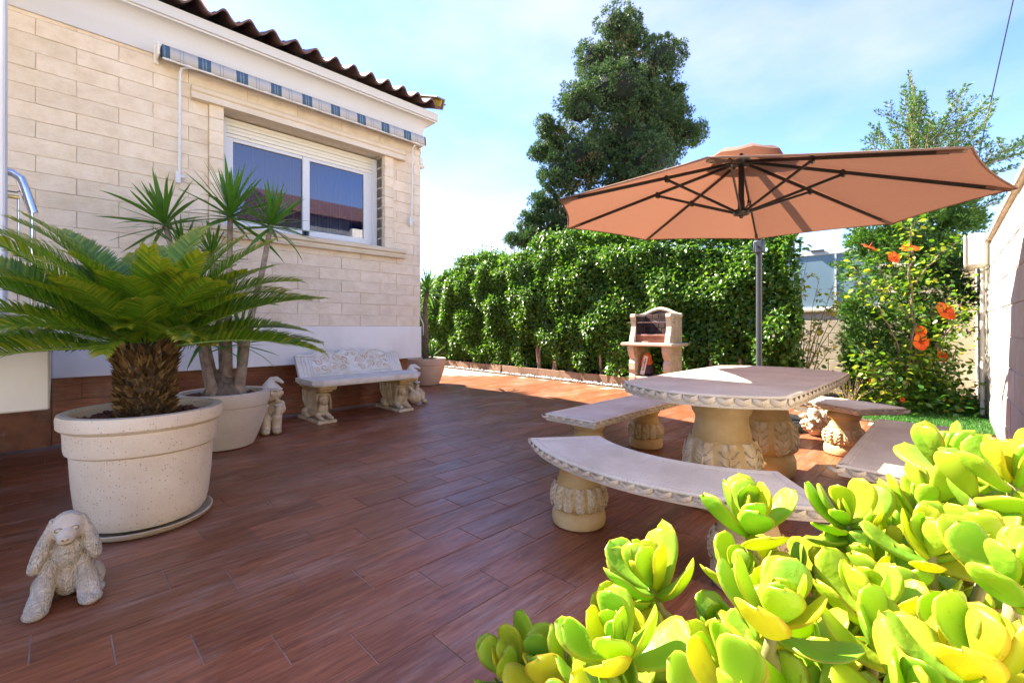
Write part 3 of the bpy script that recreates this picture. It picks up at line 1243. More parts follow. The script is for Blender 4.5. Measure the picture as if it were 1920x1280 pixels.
# utility box and pipe on the right wall
ub = empty('utility_box', (7.45, -.235, 1.95))
tag(ub, 'cream plastic junction box high on the right garden wall', 'junction box')
MB().box(-.11, .11, .0, .19, -.20, .19, .04).build('box_body', M['plastic'], ub, 40)
MB().box(-.10, .10, .19, .205, -.19, .18, .006).build('box_lid', M['plastic'], ub)
b = MB().tube([(7.72, -.19, 2.0), (7.72, -.19, .02)], .022, 12)
tag(b.build('drain_pipe', M['plastic'], None, 40), 'cream vertical pipe running down the far end of the right wall', 'pipe')

# overhead cable
pts = [(11.9 + .3 * (t - .5), -.67 + .28 * (1 - t) * 0 + .28 * t, 7.6 - 3.3 * t) for t in [i / 12 for i in range(13)]]
b = MB().tube([(12.02, -.80, 7.6), (11.917, -.669, 6.85), (11.638, -.387, 5.06), (11.5, -.25, 4.2), (11.4, -.15, 2.5), (11.4, -.15, .0)], .011, 6)
tag(b.build('overhead_cable', M['cableblack'], None, True), 'thin dark cable crossing the sky at upper right', 'cable')

# ---- neighbour across the street (seen mirrored in the window)
nb = empty('neighbour_house', (9.5, -6.5, 0))
tag(nb, 'white neighbouring house mirrored in the right window pane', 'house')
MB().box(-2.6, -.7, -6, 0, 0, 5.5).build('wall', m_simple('grey_render', (.12, .13, .15), (.16, .17, .19), 2, .9, 20, .2), nb)
MB().box(-.695, 3.5, -6, .25, 0, 5.2).build('wall', M['white'], nb)
b = MB()
b.add([(-3.6, .4, 5.6), (3.9, .4, 5.6), (3.9, -3, 7.0), (-3.6, -3, 7.0), (3.9, -6.4, 5.6), (-3.6, -6.4, 5.6), (-3.6, .4, 5.5), (3.9, .4, 5.5), (3.9, -6.4, 5.5), (-3.6, -6.4, 5.5)],
      [[0, 1, 2, 3], [3, 2, 4, 5], [1, 7, 8, 4, 2], [0, 3, 5, 9, 6], [0, 6, 7, 1], [5, 4, 8, 9], [6, 9, 8, 7]])
b.build('roof', M['tile'], nb)
for x in (-2.3, -1.5):
    for z in (1.2, 3.7):
        w_ = MB().box(x, x + .5, .005, .05, z, z + 1.2, .01).build('window', M['greymetal'], nb)
# ================================================================== HEDGE
def xh(y):
    return 6.98 + (y - 3.5) * .042


HT_Y = [1.55, 1.75, 3.14, 4.67, 5.65, 6.68, 6.97, 7.8, 8.4, 9.5, 10.0, 10.8, 13]
HT_Z = [2.20, 2.39, 2.60, 2.80, 2.98, 2.95, 2.72, 2.60, 2.86, 2.80, 2.50, 2.36, 2.3]


def htop(y):
    return np.interp(y, HT_Y, HT_Z)


hedge = empty('hedge', (7.4, 6, 0))
tag(hedge, 'tall dense green hedge of small glossy leaves behind the barbecue', 'hedge')
HG = Matrix.Translation((-7.4, -6, 0))


def lump(y, z):
    return LUMP_A[:, None].T @ np.sin(LUMP_K[:, :1] * y[None] + LUMP_K[:, 1:] * z[None] + LUMP_P[:, None])


LUMP_K = RNG.normal(0, 5.0, (26, 2))
LUMP_P = RNG.uniform(0, 6.28, 26)
LUMP_A = RNG.uniform(.01, .035, 26)
n = 50000
Y = RNG.uniform(1.55, 12.5, n)
zf = RNG.uniform(0, 1, n)
Z = .22 + zf * (htop(Y) - .22) + RNG.normal(0, .025, n)
Z += np.where(zf > .93, np.abs(RNG.normal(0, .07, n)), 0)
lay = RNG.exponential(.06, n)
X = xh(Y) + .30 - .16 * np.sin(np.clip(zf, 0, 1) * 2.6) - lump(Y, Z)[0] + lay + np.clip(zf - .88, 0, 1) * 1.6
P = np.stack([X, Y, Z], 1)
D = np.stack([RNG.normal(-.55, .5, n), RNG.normal(0, .7, n), RNG.normal(-.25, .65, n)], 1)
N = np.stack([RNG.normal(-.7, .45, n), RNG.normal(.15, .5, n), RNG.normal(.75, .5, n)], 1)
parts = [(P, D, N)]
# top and right-hand end of the hedge
n2 = 15000
Y2 = RNG.uniform(1.6, 12.5, n2)
x2 = RNG.uniform(0, 1.0, n2)
Y2 = np.maximum(Y2, 1.62 + .34 * x2)
P2 = np.stack([xh(Y2) + .25 + x2, Y2, htop(Y2) + .05 * np.sin(Y2 * 7) - RNG.exponential(.07, n2) + .03], 1)
parts.append((P2, np.stack([RNG.normal(-.3, .6, n2), RNG.normal(0, .6, n2), RNG.normal(.3, .5, n2)], 1), np.stack([RNG.normal(-.3, .4, n2), RNG.normal(0, .4, n2), np.ones(n2)], 1)))
n3 = 6000
z3 = RNG.uniform(.2, 2.4, n3)
x3 = RNG.uniform(0, 1.0, n3)
P3 = np.stack([xh(1.6) + .15 + x3, 1.62 + .32 * x3 + .1 * np.sin(z3 * 4) + RNG.exponential(.07, n3), z3], 1)
parts.append((P3, np.stack([RNG.normal(-.2, .6, n3), RNG.normal(-.6, .5, n3), RNG.normal(-.2, .6, n3)], 1), np.stack([RNG.normal(-.2, .5, n3), RNG.normal(-.7, .4, n3), RNG.normal(.6, .4, n3)], 1)))
P = np.concatenate([p[0] for p in parts])
D = np.concatenate([p[1] for p in parts])
N = np.concatenate([p[2] for p in parts])
L = RNG.uniform(.055, .095, len(P))
o = leafcloud('foliage', P, D, N, L, L * .62, HEX, M['hedge'], hedge)
o.matrix_parent_inverse = HG
o['kind'] = 'stuff'
# sprigs standing out of the top
n4 = 900
Y4 = np.concatenate([RNG.normal(c, .25, 150) for c in (5.2, 6.5, 8.5, 9.3, 9.9, 11.0)])
P4 = np.stack([xh(Y4) + RNG.uniform(.3, 1.0, n4), Y4, htop(Y4) + np.abs(RNG.normal(0, .10, n4))], 1)
o = leafcloud('top_sprigs', P4, np.stack([RNG.normal(0, .5, n4), RNG.normal(0, .5, n4), RNG.uniform(.2, 1, n4)], 1), rand_unit(n4), RNG.uniform(.06, .1, n4), .04, HEX, M['hedge'], hedge)
o.matrix_parent_inverse = HG
o['kind'] = 'stuff'
# dark solid slab, the inner shade put into its colour, behind the leaves
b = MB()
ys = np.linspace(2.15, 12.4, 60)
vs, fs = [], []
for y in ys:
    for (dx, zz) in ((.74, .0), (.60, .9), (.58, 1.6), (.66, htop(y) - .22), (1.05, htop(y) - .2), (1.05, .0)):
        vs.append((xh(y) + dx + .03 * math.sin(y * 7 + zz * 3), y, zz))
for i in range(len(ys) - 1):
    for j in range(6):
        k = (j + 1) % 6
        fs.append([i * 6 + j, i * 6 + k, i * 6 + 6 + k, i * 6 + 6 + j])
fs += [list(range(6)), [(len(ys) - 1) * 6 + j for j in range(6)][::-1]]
o = b.add(vs, fs).build('shade_backing', m_simple('hedge_inner_shade', (.008, .014, .005), (.018, .028, .01), 9, .95, 30, .8, .03), hedge)
o.matrix_parent_inverse = HG
y = 1.9
while y < 11.5:
    x = xh(y) + .36 + random.uniform(-.05, .05)
    lean = random.uniform(-.12, .12)
    b = MB()
    for q in range(random.choice((1, 2, 2, 3))):
        dy = random.uniform(-.05, .05)
        b.tube([(x, y + dy * .4, -.03), (x + .01, y + dy + lean * .3, .2), (x - .03 + random.uniform(-.03, .05), y + lean + dy * 2, .55), (x + .1, y + lean * 1.5 + dy * 3, .95)],
               [.042, .034, .026, .016], 8)
    o = b.build('trunk', M['palebark'], hedge, True)
    o.matrix_parent_inverse = HG
    y += random.uniform(.38, .52)

# planting bed with low tile edging and white pebbles
b = MB()
b.prism([(xh(1.3) + .0, 1.62), (xh(3.5), 3.5), (xh(12.4), 12.4), (xh(12.4) + 1.2, 12.4), (xh(1.3) + 1.2, 1.62)], -.034, .015)
tag(b.build('planting_bed', M['soil']), kind='structure')
ek = empty('bed_edging', (7.4, 7, 0))
tag(ek, 'low brown tile edging standing behind the pebbles under the hedge', 'edging')
em = MB().box(-.012, .012, -.296, .296, 0, .17, .004).mesh('edging_tile')
em.materials.append(M['edging'])
y = 1.95
while y < 12:
    link('edging_tile', em, None, ek, (xh(y) + .22 - 7.4 + random.uniform(-.006, .006), y - 7, .005), (random.uniform(-.03, .03), random.uniform(-.06, .06), -.04 + random.uniform(-.03, .03)))
    y += .6
b = MB()
for i in range(520):
    y = random.uniform(1.7, 11)
    r = random.uniform(.012, .03)
    b.ell((xh(y) + random.uniform(.02, .17), y, .015 + r * .35), (r, r * random.uniform(.7, 1.2), r * .6), nu=6, nv=4, rot=(0, random.uniform(-.4, .4), random.uniform(0, 3)))
tag(b.build('white_pebbles', M['pebble'], None, True), 'strip of white pebbles along the foot of the hedge', 'pebbles', kind='stuff')

# ================================================================== BIG CYPRESS behind the hedge
def clump_cloud(C, per, rad_, up=.25, mix=.6, lmin=.09, lmax=.2):
    """C: (k,3) clump centres with outward normals in cols 3..5 and radius col 6"""
    k = len(C)
    idx = np.repeat(np.arange(k), per)
    nn = len(idx)
    off = rand_unit(nn)
    out = C[idx, 3:6]
    off = unit(off + out * mix + np.array([0, 0, up]))
    r = C[idx, 6:7] * RNG.uniform(.25, 1, (nn, 1))
    P = C[idx, 0:3] + off * r
    D = unit(off * 1.0 + out * .5 + RNG.normal(0, .35, (nn, 3)) + np.array([0, 0, up]))
    N = unit(RNG.normal(0, 1, (nn, 3)))
    return P, D, N, RNG.uniform(lmin, lmax, nn)


big = empty('cypress_tree', (11.9, 7.2, 0))
tag(big, 'large dark cypress tree rising behind the hedge', 'tree')
DEP = 13.5
U = DEP / 849.0
base = CF * DEP + CR * ((1165 - 960) * U)
big.location = (base.x, base.y, 0)
lobes = [(1150, 48, 46, 36), (1195, 42, 34, 34), (1125, 92, 56, 48), (1185, 100, 60, 50), (1230, 112, 48, 46), (1150, 165, 84, 56), (1262, 150, 34, 30),
         (1268, 200, 40, 40), (1215, 190, 70, 56), (1082, 205, 52, 46), (1180, 250, 92, 60), (1290, 245, 36, 26), (1255, 255, 40, 34), (1040, 255, 40, 36),
         (1020, 232, 20, 22), (1100, 300, 80, 58), (1205, 315, 62, 52), (1012, 272, 24, 18), (1050, 335, 46, 40), (1130, 380, 90, 62), (1020, 385, 34, 32), (995, 420, 30, 30),
         (975, 450, 30, 16), (1060, 430, 70, 44), (1200, 380, 60, 60), (1090, 445, 60, 40), (1000, 452, 34, 22), (1140, 450, 90, 50)]
C = []
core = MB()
for (px, py, rx, ry) in lobes:
    cxr = (px - 1165) * U
    py = py + (20 if py < 200 else 10 if py < 300 else 0)
    cz = 1.08 + (612 - py) * U
    RX, RZ = (rx - 9) * U, (ry - 9) * U
    RY = RX * .9
    cy_ = random.uniform(-.5, .5) * (1.6 - abs(cxr) * .4)
    k = int(26 + 190 * RX * RZ)
    wc = CR * cxr + CF * cy_
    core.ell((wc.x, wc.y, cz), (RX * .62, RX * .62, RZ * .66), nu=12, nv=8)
    for q in rand_unit(k):
        s = random.uniform(.70, 1.04) if random.random() < .72 else random.uniform(.1, .7)
        p = Vector((cxr + q[0] * RX * s, cy_ + q[1] * RY * s, cz + q[2] * RZ * s))
        nrm = Vector((q[0], q[1], q[2] + .25)).normalized()
        w = CR * p.x + CF * p.y
        nw = CR * nrm.x + CF * nrm.y
        C.append((w.x, w.y, p.z, nw.x, nw.y, nrm.z, random.uniform(.11, .22)))
C = np.array(C)
P, D, N, L = clump_cloud(C, 48, .3, .10, .7, .06, .13)
o = leafcloud('crown', P, D, N, L, L * .55, SPRAY, M['cypress'], big)
o['kind'] = 'stuff'
o = core.build('light_block_core', m_simple('cypress_inner_shade', (.006, .012, .006), (.016, .026, .012), 6, .95, 20, .8, .05), big)  # dark ellipsoids added inside the lobes to block light through the crown
o['kind'] = 'stuff'
# drooping dry tufts inside
k = 260
ii = RNG.integers(0, len(C), k)
ti = np.repeat(ii, 26)
P = C[ti, :3] * np.array([.8, .8, 1]) + RNG.normal(0, .12, (len(ti), 3)) - np.array([0, 0, .1])
o = leafcloud('dry_tufts', P, np.stack([RNG.normal(0, .4, len(ti)), RNG.normal(0, .4, len(ti)), -np.ones(len(ti))], 1), rand_unit(len(ti)), .14, .04, SPRAY,
              m_leaf('dry_cypress', (.10, .07, .03), (.22, .16, .07), .8, .2, (1, 1, .8), .2), big)
o['kind'] = 'stuff'
b = MB()
b.tube([(0, 0, -.05), (.05, 0, 1.5), (-.05, .05, 4), (.1, 0, 6.5), (.15, 0, 8.6), (.2, 0, 9.7)], [.34, .28, .22, .14, .08, .02], 10)
b.build('trunk', M['bark'], big, True)
b = MB()
for i in range(26):
    z0 = random.uniform(2.4, 8.4)
    a = random.uniform(0, 6.28)
    l = (1.0 - z0 / 11) * random.uniform(1.6, 3.0)
    b.tube([(0, 0, z0), (math.cos(a) * l * .5, math.sin(a) * l * .5, z0 + .25 * l), (math.cos(a) * l, math.sin(a) * l, z0 + .35 * l)], [.06, .035, .012], 6)
b.build('limbs', M['bark'], big, True)
# bare twigs poking out on the left
b = MB()
for i in range(16):
    s = CR * ((random.uniform(945, 975) - 1165) * U)
    z0 = 1.08 + (612 - 470) * U
    w = s + CF * random.uniform(-.3, .3)
    b.tube([(w.x, w.y, z0 - .6), (w.x + random.uniform(-.1, .1), w.y + random.uniform(-.1, .1), z0), (w.x + random.uniform(-.25, .25), w.y + random.uniform(-.2, .2), z0 + random.uniform(.1, .45))], [.012, .008, .003], 4)
b.build('bare_twigs', M['palebark'], big)

# ================================================================== YOUNG CYPRESS (right)
yc = empty('young_cypress', (9.0, .55, 0))
tag(yc, 'young feathery cypress behind the hibiscus, its tips above the parasol', 'tree')
DY = 6.85
U2 = DY / 849.0
ycb = CF * DY + CR * ((1712 - 960) * U2)
yc.location = (ycb.x, ycb.y, 0)
b = MB()
b.tube([(0, 0, -.05), (.02, 0, 1.2), (0, .02, 2.6), (.0, 0, 3.8), (-.02, 0, 4.5), (.03, .02, 4.95)], [.085, .07, .05, .03, .015, .004], 8)
b.build('trunk', M['palebark'], yc, True)
C = []
for (px, py, rx, ry, k) in [(1700, 430, 90, 60, 70), (1690, 500, 85, 70, 80), (1680, 580, 80, 70, 80), (1670, 660, 75, 70, 80), (1675, 730, 75, 50, 60), (1760, 450, 60, 45, 40),
                            (1755, 560, 45, 70, 40), (1640, 450, 35, 40, 26), (1735, 390, 60, 40, 40), (1625, 640, 30, 60, 26), (1790, 420, 40, 40, 24)]:
    cxr, cz = (px - 1712) * U2, 1.08 + (612 - py) * U2
    for q in rand_unit(k):
        s = random.uniform(.7, 1.05)
        p = Vector((cxr + q[0] * rx * U2 * s, q[1] * rx * U2 * .8 * s, cz + q[2] * ry * U2 * s))
        nrm = Vector((q[0], q[1], q[2] * .6 + .2)).normalized()
        w = CR * p.x + CF * p.y
        nw = CR * nrm.x + CF * nrm.y
        C.append((w.x, w.y, p.z, nw.x, nw.y, nrm.z, random.uniform(.10, .2)))
C = np.array(C)
P, D, N, L = clump_cloud(C, 64, .2, .25, .7, .05, .115)
o = leafcloud('crown', P, D, N, L, L * .42, SPRAY, M['cypress_light'], yc)
o['kind'] = 'stuff'
# feathery top branches
bm_ = MB()
FP, FD = [], []


def feather(p0, d0, length, sub=True):
    d0 = d0.normalized()
    pts = []
    p = p0.copy()
    steps = max(5, int(length / .07))
    d = d0.copy()
    side = d.cross(Vector((random.uniform(-1, 1), random.uniform(-1, 1), random.uniform(-1, 1)))).normalized()
    for i in range(steps + 1):
        pts.append(p.copy())
        t = i / steps
        if t > .12:
            for s in (-1, 1):
                dd = (d * .9 + side * s * .75 + Vector((0, 0, .12))).normalized()
                ln = (.16 * (1 - t) + .05) * (1 if sub else .6)
                m = 8 if sub else 4
                for j in range(m):
                    FP.append(p + dd * ln * j / m)
                    FD.append(dd + Vector((random.gauss(0, .3), random.gauss(0, .3), random.gauss(0, .3))))
            FP.append(p.copy())
            FD.append(d + Vector((random.gauss(0, .2), random.gauss(0, .2), random.gauss(0, .2))))
        if sub and .15 < t < .85 and random.random() < .55:
            s = random.choice((-1, 1))
            feather(p, d * .8 + side * s * .8 + Vector((0, 0, .15)), length * (.42 * (1 - t) + .10), False)
        p = p + d * (length / steps)
        d = (d + Vector((random.gauss(0, .03), random.gauss(0, .03), -.004))).normalized()
    bm_.tube(pts, [.012 * (1 - i / len(pts)) * (1 if sub else .5) + .002 for i in range(len(pts))], 5)


def fb(px0, py0, px1, py1, dd=0.0):
    a = CR * ((px0 - 1712) * U2) + Vector((0, 0, 1.08 + (612 - py0) * U2))
    c = CR * ((px1 - 1712) * U2) + CF * dd + Vector((0, 0, 1.08 + (612 - py1) * U2))
    feather(a, c - a, (c - a).length)


for args in [(1710, 330, 1728, 138, 0), (1716, 300, 1752, 160, .2), (1712, 320, 1680, 190, -.1), (1712, 330, 1655, 225, .2), (1716, 340, 1815, 165, .1), (1720, 350, 1830, 205, -.2),
             (1716, 370, 1850, 215, .3), (1730, 370, 1890, 190, .1), (1740, 390, 1915, 235, 0), (1735, 380, 1870, 260, -.3), (1745, 400, 1900, 290, .2), (1712, 350, 1640, 285, .3),
             (1705, 330, 1610, 272, -.2), (1712, 330, 1700, 180, .4), (1716, 330, 1770, 190, -.4), (1712, 310, 1725, 160, .2), (1720, 360, 1790, 220, .5), (1740, 420, 1868, 330, .2),
             (1740, 440, 1860, 370, -.2), (1700, 420, 1596, 400, .3), (1690, 380, 1600, 330, .2), (1700, 520, 1580, 490, .2), (1720, 400, 1700, 240, -.3), (1730, 400, 1800, 290, .1)]:
    fb(*args)
P = np.array([tuple(p) for p in FP])
D = np.array([tuple(p) for p in FD])
Ls = RNG.uniform(.04, .085, len(P))
o = leafcloud('feathery_tips', P, D, rand_unit(len(P)), Ls, Ls * .34, SPRAY, M['cypress_light'], yc)
o['kind'] = 'stuff'
bm_.build('branches', M['palebark'], yc, True)['kind'] = 'stuff'

# ================================================================== HIBISCUS
hb = empty('hibiscus_bush', (7.72, .50, 0))
tag(hb, 'hibiscus bush with orange flowers growing by the right wall', 'bush')
DH = 5.75
U3 = DH / 849.0
hbb = CF * DH + CR * ((1690 - 960) * U3)
hb.location = (hbb.x, hbb.y, 0)


def hpnt(px, py, dd=0.0):
    return CR * ((px - 1690) * U3) + CF * dd + Vector((0, 0, 1.08 + (612 - py) * U3))


b = MB()
tips = []
branches = [[(1690, 780, 0), (1700, 700, .0), (1722, 610, .05), (1715, 520, .05), (1706, 430, 0), (1712, 405, 0)],
            [(1700, 700, 0), (1660, 620, -.1), (1620, 560, -.1), (1585, 520, -.1)],
            [(1700, 690, 0), (1760, 660, .1), (1790, 610, .1), (1812, 560, .05)],
            [(1722, 610, .05), (1690, 560, .1), (1670, 520, .1), (1640, 465, .1)],
            [(1716, 530, 0), (1740, 500, 0), (1760, 470, -.1), (1785, 455, -.1)],
            [(1700, 680, 0), (1790, 700, .1), (1810, 650, .1)],
            [(1692, 760, 0), (1640, 720, -.1), (1610, 690, -.15), (1600, 660, -.15)],
            [(1690, 770, 0), (1640, 760, -.2), (1615, 740, -.2)],
            [(1715, 560, 0), (1690, 500, -.1), (1690, 470, -.1)],
            [(1722, 600, 0), (1745, 585, -.15)], [(1705, 690, 0), (1700, 640, -.15)],
            [(1692, 770, 0), (1740, 745, -.15), (1775, 730, -.15)], [(1760, 660, .1), (1800, 590, 0), (1830, 575, 0)],
            [(1705, 440, 0), (1690, 415, 0)], [(1680, 540, .1), (1640, 545, 0), (1600, 500, 0)]]
allp = []
for br in branches:
    pts = [hpnt(*q) for q in br]
    pp_ = []
    for i in range(len(pts) - 1):
        for k in range(5):
            t = k / 5
            pp_.append(pts[i].lerp(pts[i + 1], t) + Vector((random.gauss(0, .012), random.gauss(0, .012), random.gauss(0, .008))))
    pp_.append(pts[-1])
    n_ = len(pp_)
    main = br is branches[0]
    MB().tube(pp_, [(.024 if main else .012) * (1 - .75 * i / n_) for i in range(n_)], 6).build('branch', M['bark'], hb, True)
    allp += pp_[2:]
P, D = [], []
for p in allp:
    low = p.z < .75
    for k in range(14 if low else 7):
        q = p + Vector((random.gauss(0, .10), random.gauss(0, .10), random.gauss(0, .07)))
        P.append(q)
        D.append(Vector((random.gauss(0, .6), random.gauss(0, .6), random.gauss(-.15, .4))))
for (px, py, rx, ry, k) in [(1690, 730, 85, 45, 420), (1660, 690, 60, 40, 160), (1750, 700, 60, 40, 220), (1700, 660, 60, 40, 160), (1770, 760, 50, 25, 120), (1790, 540, 30, 50, 50), (1780, 620, 40, 40, 60)]:
    for i in range(k):
        P.append(hpnt(px + random.gauss(0, rx * .55), py + random.gauss(0, ry * .55), random.gauss(0, .18)))
        D.append(Vector((random.gauss(0, .6), random.gauss(0, .6), random.gauss(-.2, .4))))
P = np.array([tuple(p) for p in P])
P[:, 2] = np.maximum(P[:, 2], .03)
D = np.array([tuple(p) for p in D])
N = np.stack([RNG.normal(0, .5, len(P)), RNG.normal(0, .5, len(P)), np.ones(len(P))], 1)
OV = (np.array([(0, 0, 0), (.22, .40, .05), (.5, .46, .07), (.8, .24, .02), (1, 0, -.08), (.8, -.24, .02), (.5, -.46, .07), (.22, -.40, .05), (.5, 0, 0)]),
      np.array([(0, 1, 2, 8), (8, 2, 3, 4), (8, 4, 5, 6), (0, 8, 6, 7)]))
Lh = RNG.uniform(.045, .085, len(P))
o = leafcloud('foliage', P, D, N, Lh, Lh * .75, OV, M['hibiscus'], hb)
o['kind'] = 'stuff'


def flower_mesh(r):
    vs, fs = [], []
    for k in range(5):
        a0 = 2 * math.pi * k / 5
        base_i = len(vs)
        for i in range(5):
            t = i / 4
            for j in range(5):
                s = (j - 2) / 2
                w = .62 * math.sin(min(1, t * 1.15 + .12) * math.pi * .62)
                a = a0 + s * w + .1 * t
                rr = r * (.10 + .90 * t) * (1 - .10 * s * s * t)
                z = r * (.55 * t ** .7 - .38 * t * t + .05 * math.sin(j * 2.1 + k) * t + .05 * s)
                vs.append((rr * math.cos(a), rr * math.sin(a), z))
        for i in range(4):
            for j in range(4):
                q = base_i + i * 5 + j
                fs.append([q, q + 1, q + 6, q + 5])
    return MB().add(vs, fs)


for (px, py, dd, r, tilt) in [(1745, 585, -.18, .125, (1.1, -.2, .2)), (1698, 640, -.2, .105, (1.5, .2, 0)), (1640, 463, .1, .10, (.5, .3, 0)), (1690, 471, -.12, .105, (.4, -.2, 0)),
                              (1668, 484, -.05, .08, (1.3, 0, 0)), (1772, 668, .05, .085, (1.2, .5, 0)), (1738, 622, .1, .08, (1.4, 0, 0)), (1615, 711, -.15, .03, (1.2, 0, 0)), (1672, 745, -.15, .035, (1.2, 0, 0))]:
    p = hpnt(px, py, dd)
    o = flower_mesh(r).build('flower', M['petal'], hb, True, loc=p)
    yaw = math.atan2(CF.y, CF.x) - math.pi / 2
    o.rotation_euler = (tilt[0], tilt[1], yaw + tilt[2])
    s = MB().tube([(0, 0, 0), (0, .005, r * .5), (0, .01, r * .85)], [r * .12, r * .05, r * .03], 6).build('stamen', M['petaldark'], o)

# ================================================================== THIN SHRUB by the pole
sh = empty('thin_shrub', (7.64, 1.6, 0))
tag(sh, 'thin half-bare shrub with yellowing leaves right of the parasol pole', 'bush')
DS = 6.7
U4 = DS / 849.0
sb = CF * DS + CR * ((1500 - 960) * U4)
sh.location = (sb.x, sb.y, 0)


def spn(px, py, dd=0.0):
    return CR * ((px - 1500) * U4) + CF * dd + Vector((0, 0, 1.08 + (612 - py) * U4))


b = MB()
P, D = [], []
for (px, py, dd) in [(1440, 520, 0), (1455, 560, .2), (1480, 500, -.1), (1515, 480, 0), (1520, 505, .2), (1545, 520, .1), (1560, 545, -.1), (1590, 555, .1), (1430, 600, .1), (1445, 640, -.2),
                     (1560, 600, .2), (1540, 570, -.2), (1500, 540, .2), (1470, 600, 0), (1575, 520, .1), (1470, 660, -.2), (1540, 650, -.2), (1480, 560, -.1), (1530, 600, 0)]:
    a = spn(1500 + random.uniform(-12, 12), 745)
    m1 = spn((px + 1500) / 2 + random.uniform(-15, 15), (py + 745) / 2, dd * .4)
    c = spn(px, py, dd)
    pts = [a, a.lerp(m1, .5) + Vector((random.gauss(0, .02), random.gauss(0, .02), 0)), m1, m1.lerp(c, .5) + Vector((random.gauss(0, .03), random.gauss(0, .03), 0)), c]
    b = MB()
    b.tube(pts, [.011, .009, .007, .005, .0025], 5)
    for k in range(5):
        t = random.uniform(.35, .95)
        q = m1.lerp(c, t)
        e = q + Vector((random.gauss(0, .10), random.gauss(0, .10), random.uniform(.03, .16)))
        b.tube([q, q.lerp(e, .5) + Vector((0, 0, .01)), e], [.004, .003, .0015], 4)
        for j in range(4):
            P.append(q.lerp(e, random.uniform(.4, 1)))
            D.append(Vector((random.gauss(0, .6), random.gauss(0, .6), random.gauss(0, .4))))
    b.build('branch', M['palebark'], sh, True)
for i in range(260):
    P.append(spn(random.gauss(1490, 36), random.gauss(655, 30), random.gauss(0, .15)))
    D.append(Vector((random.gauss(0, .6), random.gauss(0, .6), random.gauss(-.2, .4))))
P = np.array([tuple(p) for p in P])
D = np.array([tuple(p) for p in D])
N = np.stack([RNG.normal(0, .6, len(P)), RNG.normal(0, .6, len(P)), np.ones(len(P))], 1)
Lh = RNG.uniform(.04, .085, len(P))
o = leafcloud('foliage', P, D, N, Lh, Lh * .65, OV, M['shrubleaf'], sh)
o['kind'] = 'stuff'
# low creeper leaves at the foot of the right wall
lowp = empty('low_leafy_plant', (8.0, .25, 0))
tag(lowp, 'low dark leafy plant on the turf at the right wall foot', 'plant')
n = 420
P = np.stack([RNG.normal(.0, .42, n), RNG.normal(0, .22, n), np.abs(RNG.normal(.12, .13, n)) + .02], 1)
D = np.stack([RNG.normal(0, .6, n), RNG.normal(0, .6, n), RNG.normal(0, .35, n)], 1)
o = leafcloud('foliage', P, D, np.stack([RNG.normal(0, .3, n), RNG.normal(0, .3, n), np.ones(n)], 1), RNG.uniform(.06, .11, n), .06, OV, m_leaf('low_leaf', (.02, .08, .015), (.05, .15, .025), .35, .3), lowp)
o['kind'] = 'stuff'
b = MB()
for i in range(22):
    a = random.uniform(0, 6.28)
    l = random.uniform(.1, .45)
    b.tube([(0, 0, .0), (math.cos(a) * l * .5, math.sin(a) * l * .35, .12), (math.cos(a) * l, math.sin(a) * l * .5, .16)], [.008, .006, .003], 5)
b.build('stems', M['bark'], lowp)
# dry twiggy plant beside the far bench
dp = empty('dry_twigs', (6.95, .98, 0))
tag(dp, 'dry twiggy plant beyond the far bench end', 'plant')
b = MB()
for i in range(26):
    a = random.uniform(0, 6.28)
    l = random.uniform(.08, .25)
    b.tube([(0, 0, -.02), (math.cos(a) * l * .4, math.sin(a) * l * .4, .2), (math.cos(a) * l, math.sin(a) * l, random.uniform(.3, .5))], [.007, .005, .002], 5)
b.build('stems', M['palebark'], dp)
n = 60
o = leafcloud('leaves', np.stack([RNG.normal(0, .14, n), RNG.normal(0, .14, n), RNG.uniform(.2, .5, n)], 1), rand_unit(n), rand_unit(n), .04, .025, OV, M['shrubleaf'], dp)
o['kind'] = 'stuff'
# ================================================================== POTS
def pot_mesh(prof, n=64):
    return MB().lathe(prof, n)


def gravel(name, cx, cy, z, r0, r1, n, mat, label, rr=(.012, .028)):
    b = MB()
    for i in range(n):
        a = random.uniform(0, 6.28)
        r = math.sqrt(random.uniform(r0 * r0, r1 * r1))
        s = random.uniform(*rr)
        b.ell((cx + r * math.cos(a), cy + r * math.sin(a), z + random.uniform(0, s * .5)), (s, s * random.uniform(.7, 1.1), s * random.uniform(.6, .9)), nu=6, nv=4,
              rot=(random.uniform(0, 3), random.uniform(0, 3), 0))
    o = b.build(name, mat, None, False)
    tag(o, label, 'gravel', kind='stuff')
    return o


P1 = (.36, 3.23)
p1 = empty('plant_pot', (*P1, .0))
tag(p1, 'large speckled cream pot with stepped rim holding the sago palm', 'pot')
prof = [(.0, .035), (.235, .035), (.262, .045), (.278, .07), (.290, .12), (.304, .25), (.314, .42), (.330, .432), (.334, .45), (.338, .545), (.352, .555), (.361, .565), (.363, .61),
        (.358, .628), (.345, .632), (.318, .630), (.308, .62), (.302, .56), (.30, .54), (.0, .54)]
MB().lathe(prof, 72).build('pot_body', M['granite'], p1, 35)
MB().lathe([(0, .545), (.299, .545), (.299, .565), (0, .568)], 40).build('soil', M['soil'], p1)
sau = MB().lathe([(.0, .002), (.265, .002), (.30, .02), (.312, .042), (.304, .044), (.29, .03), (.26, .016), (0, .014)], 64).build('pot_saucer', M['bbqwhite'], None, 35, loc=(*P1, 0))
tag(sau, 'shallow cream saucer under the large speckled pot', 'saucer')
gravel('lava_gravel', *P1, .57, .15, .292, 330, M['lava'], 'reddish lava pebbles covering the soil in the sago palm pot')

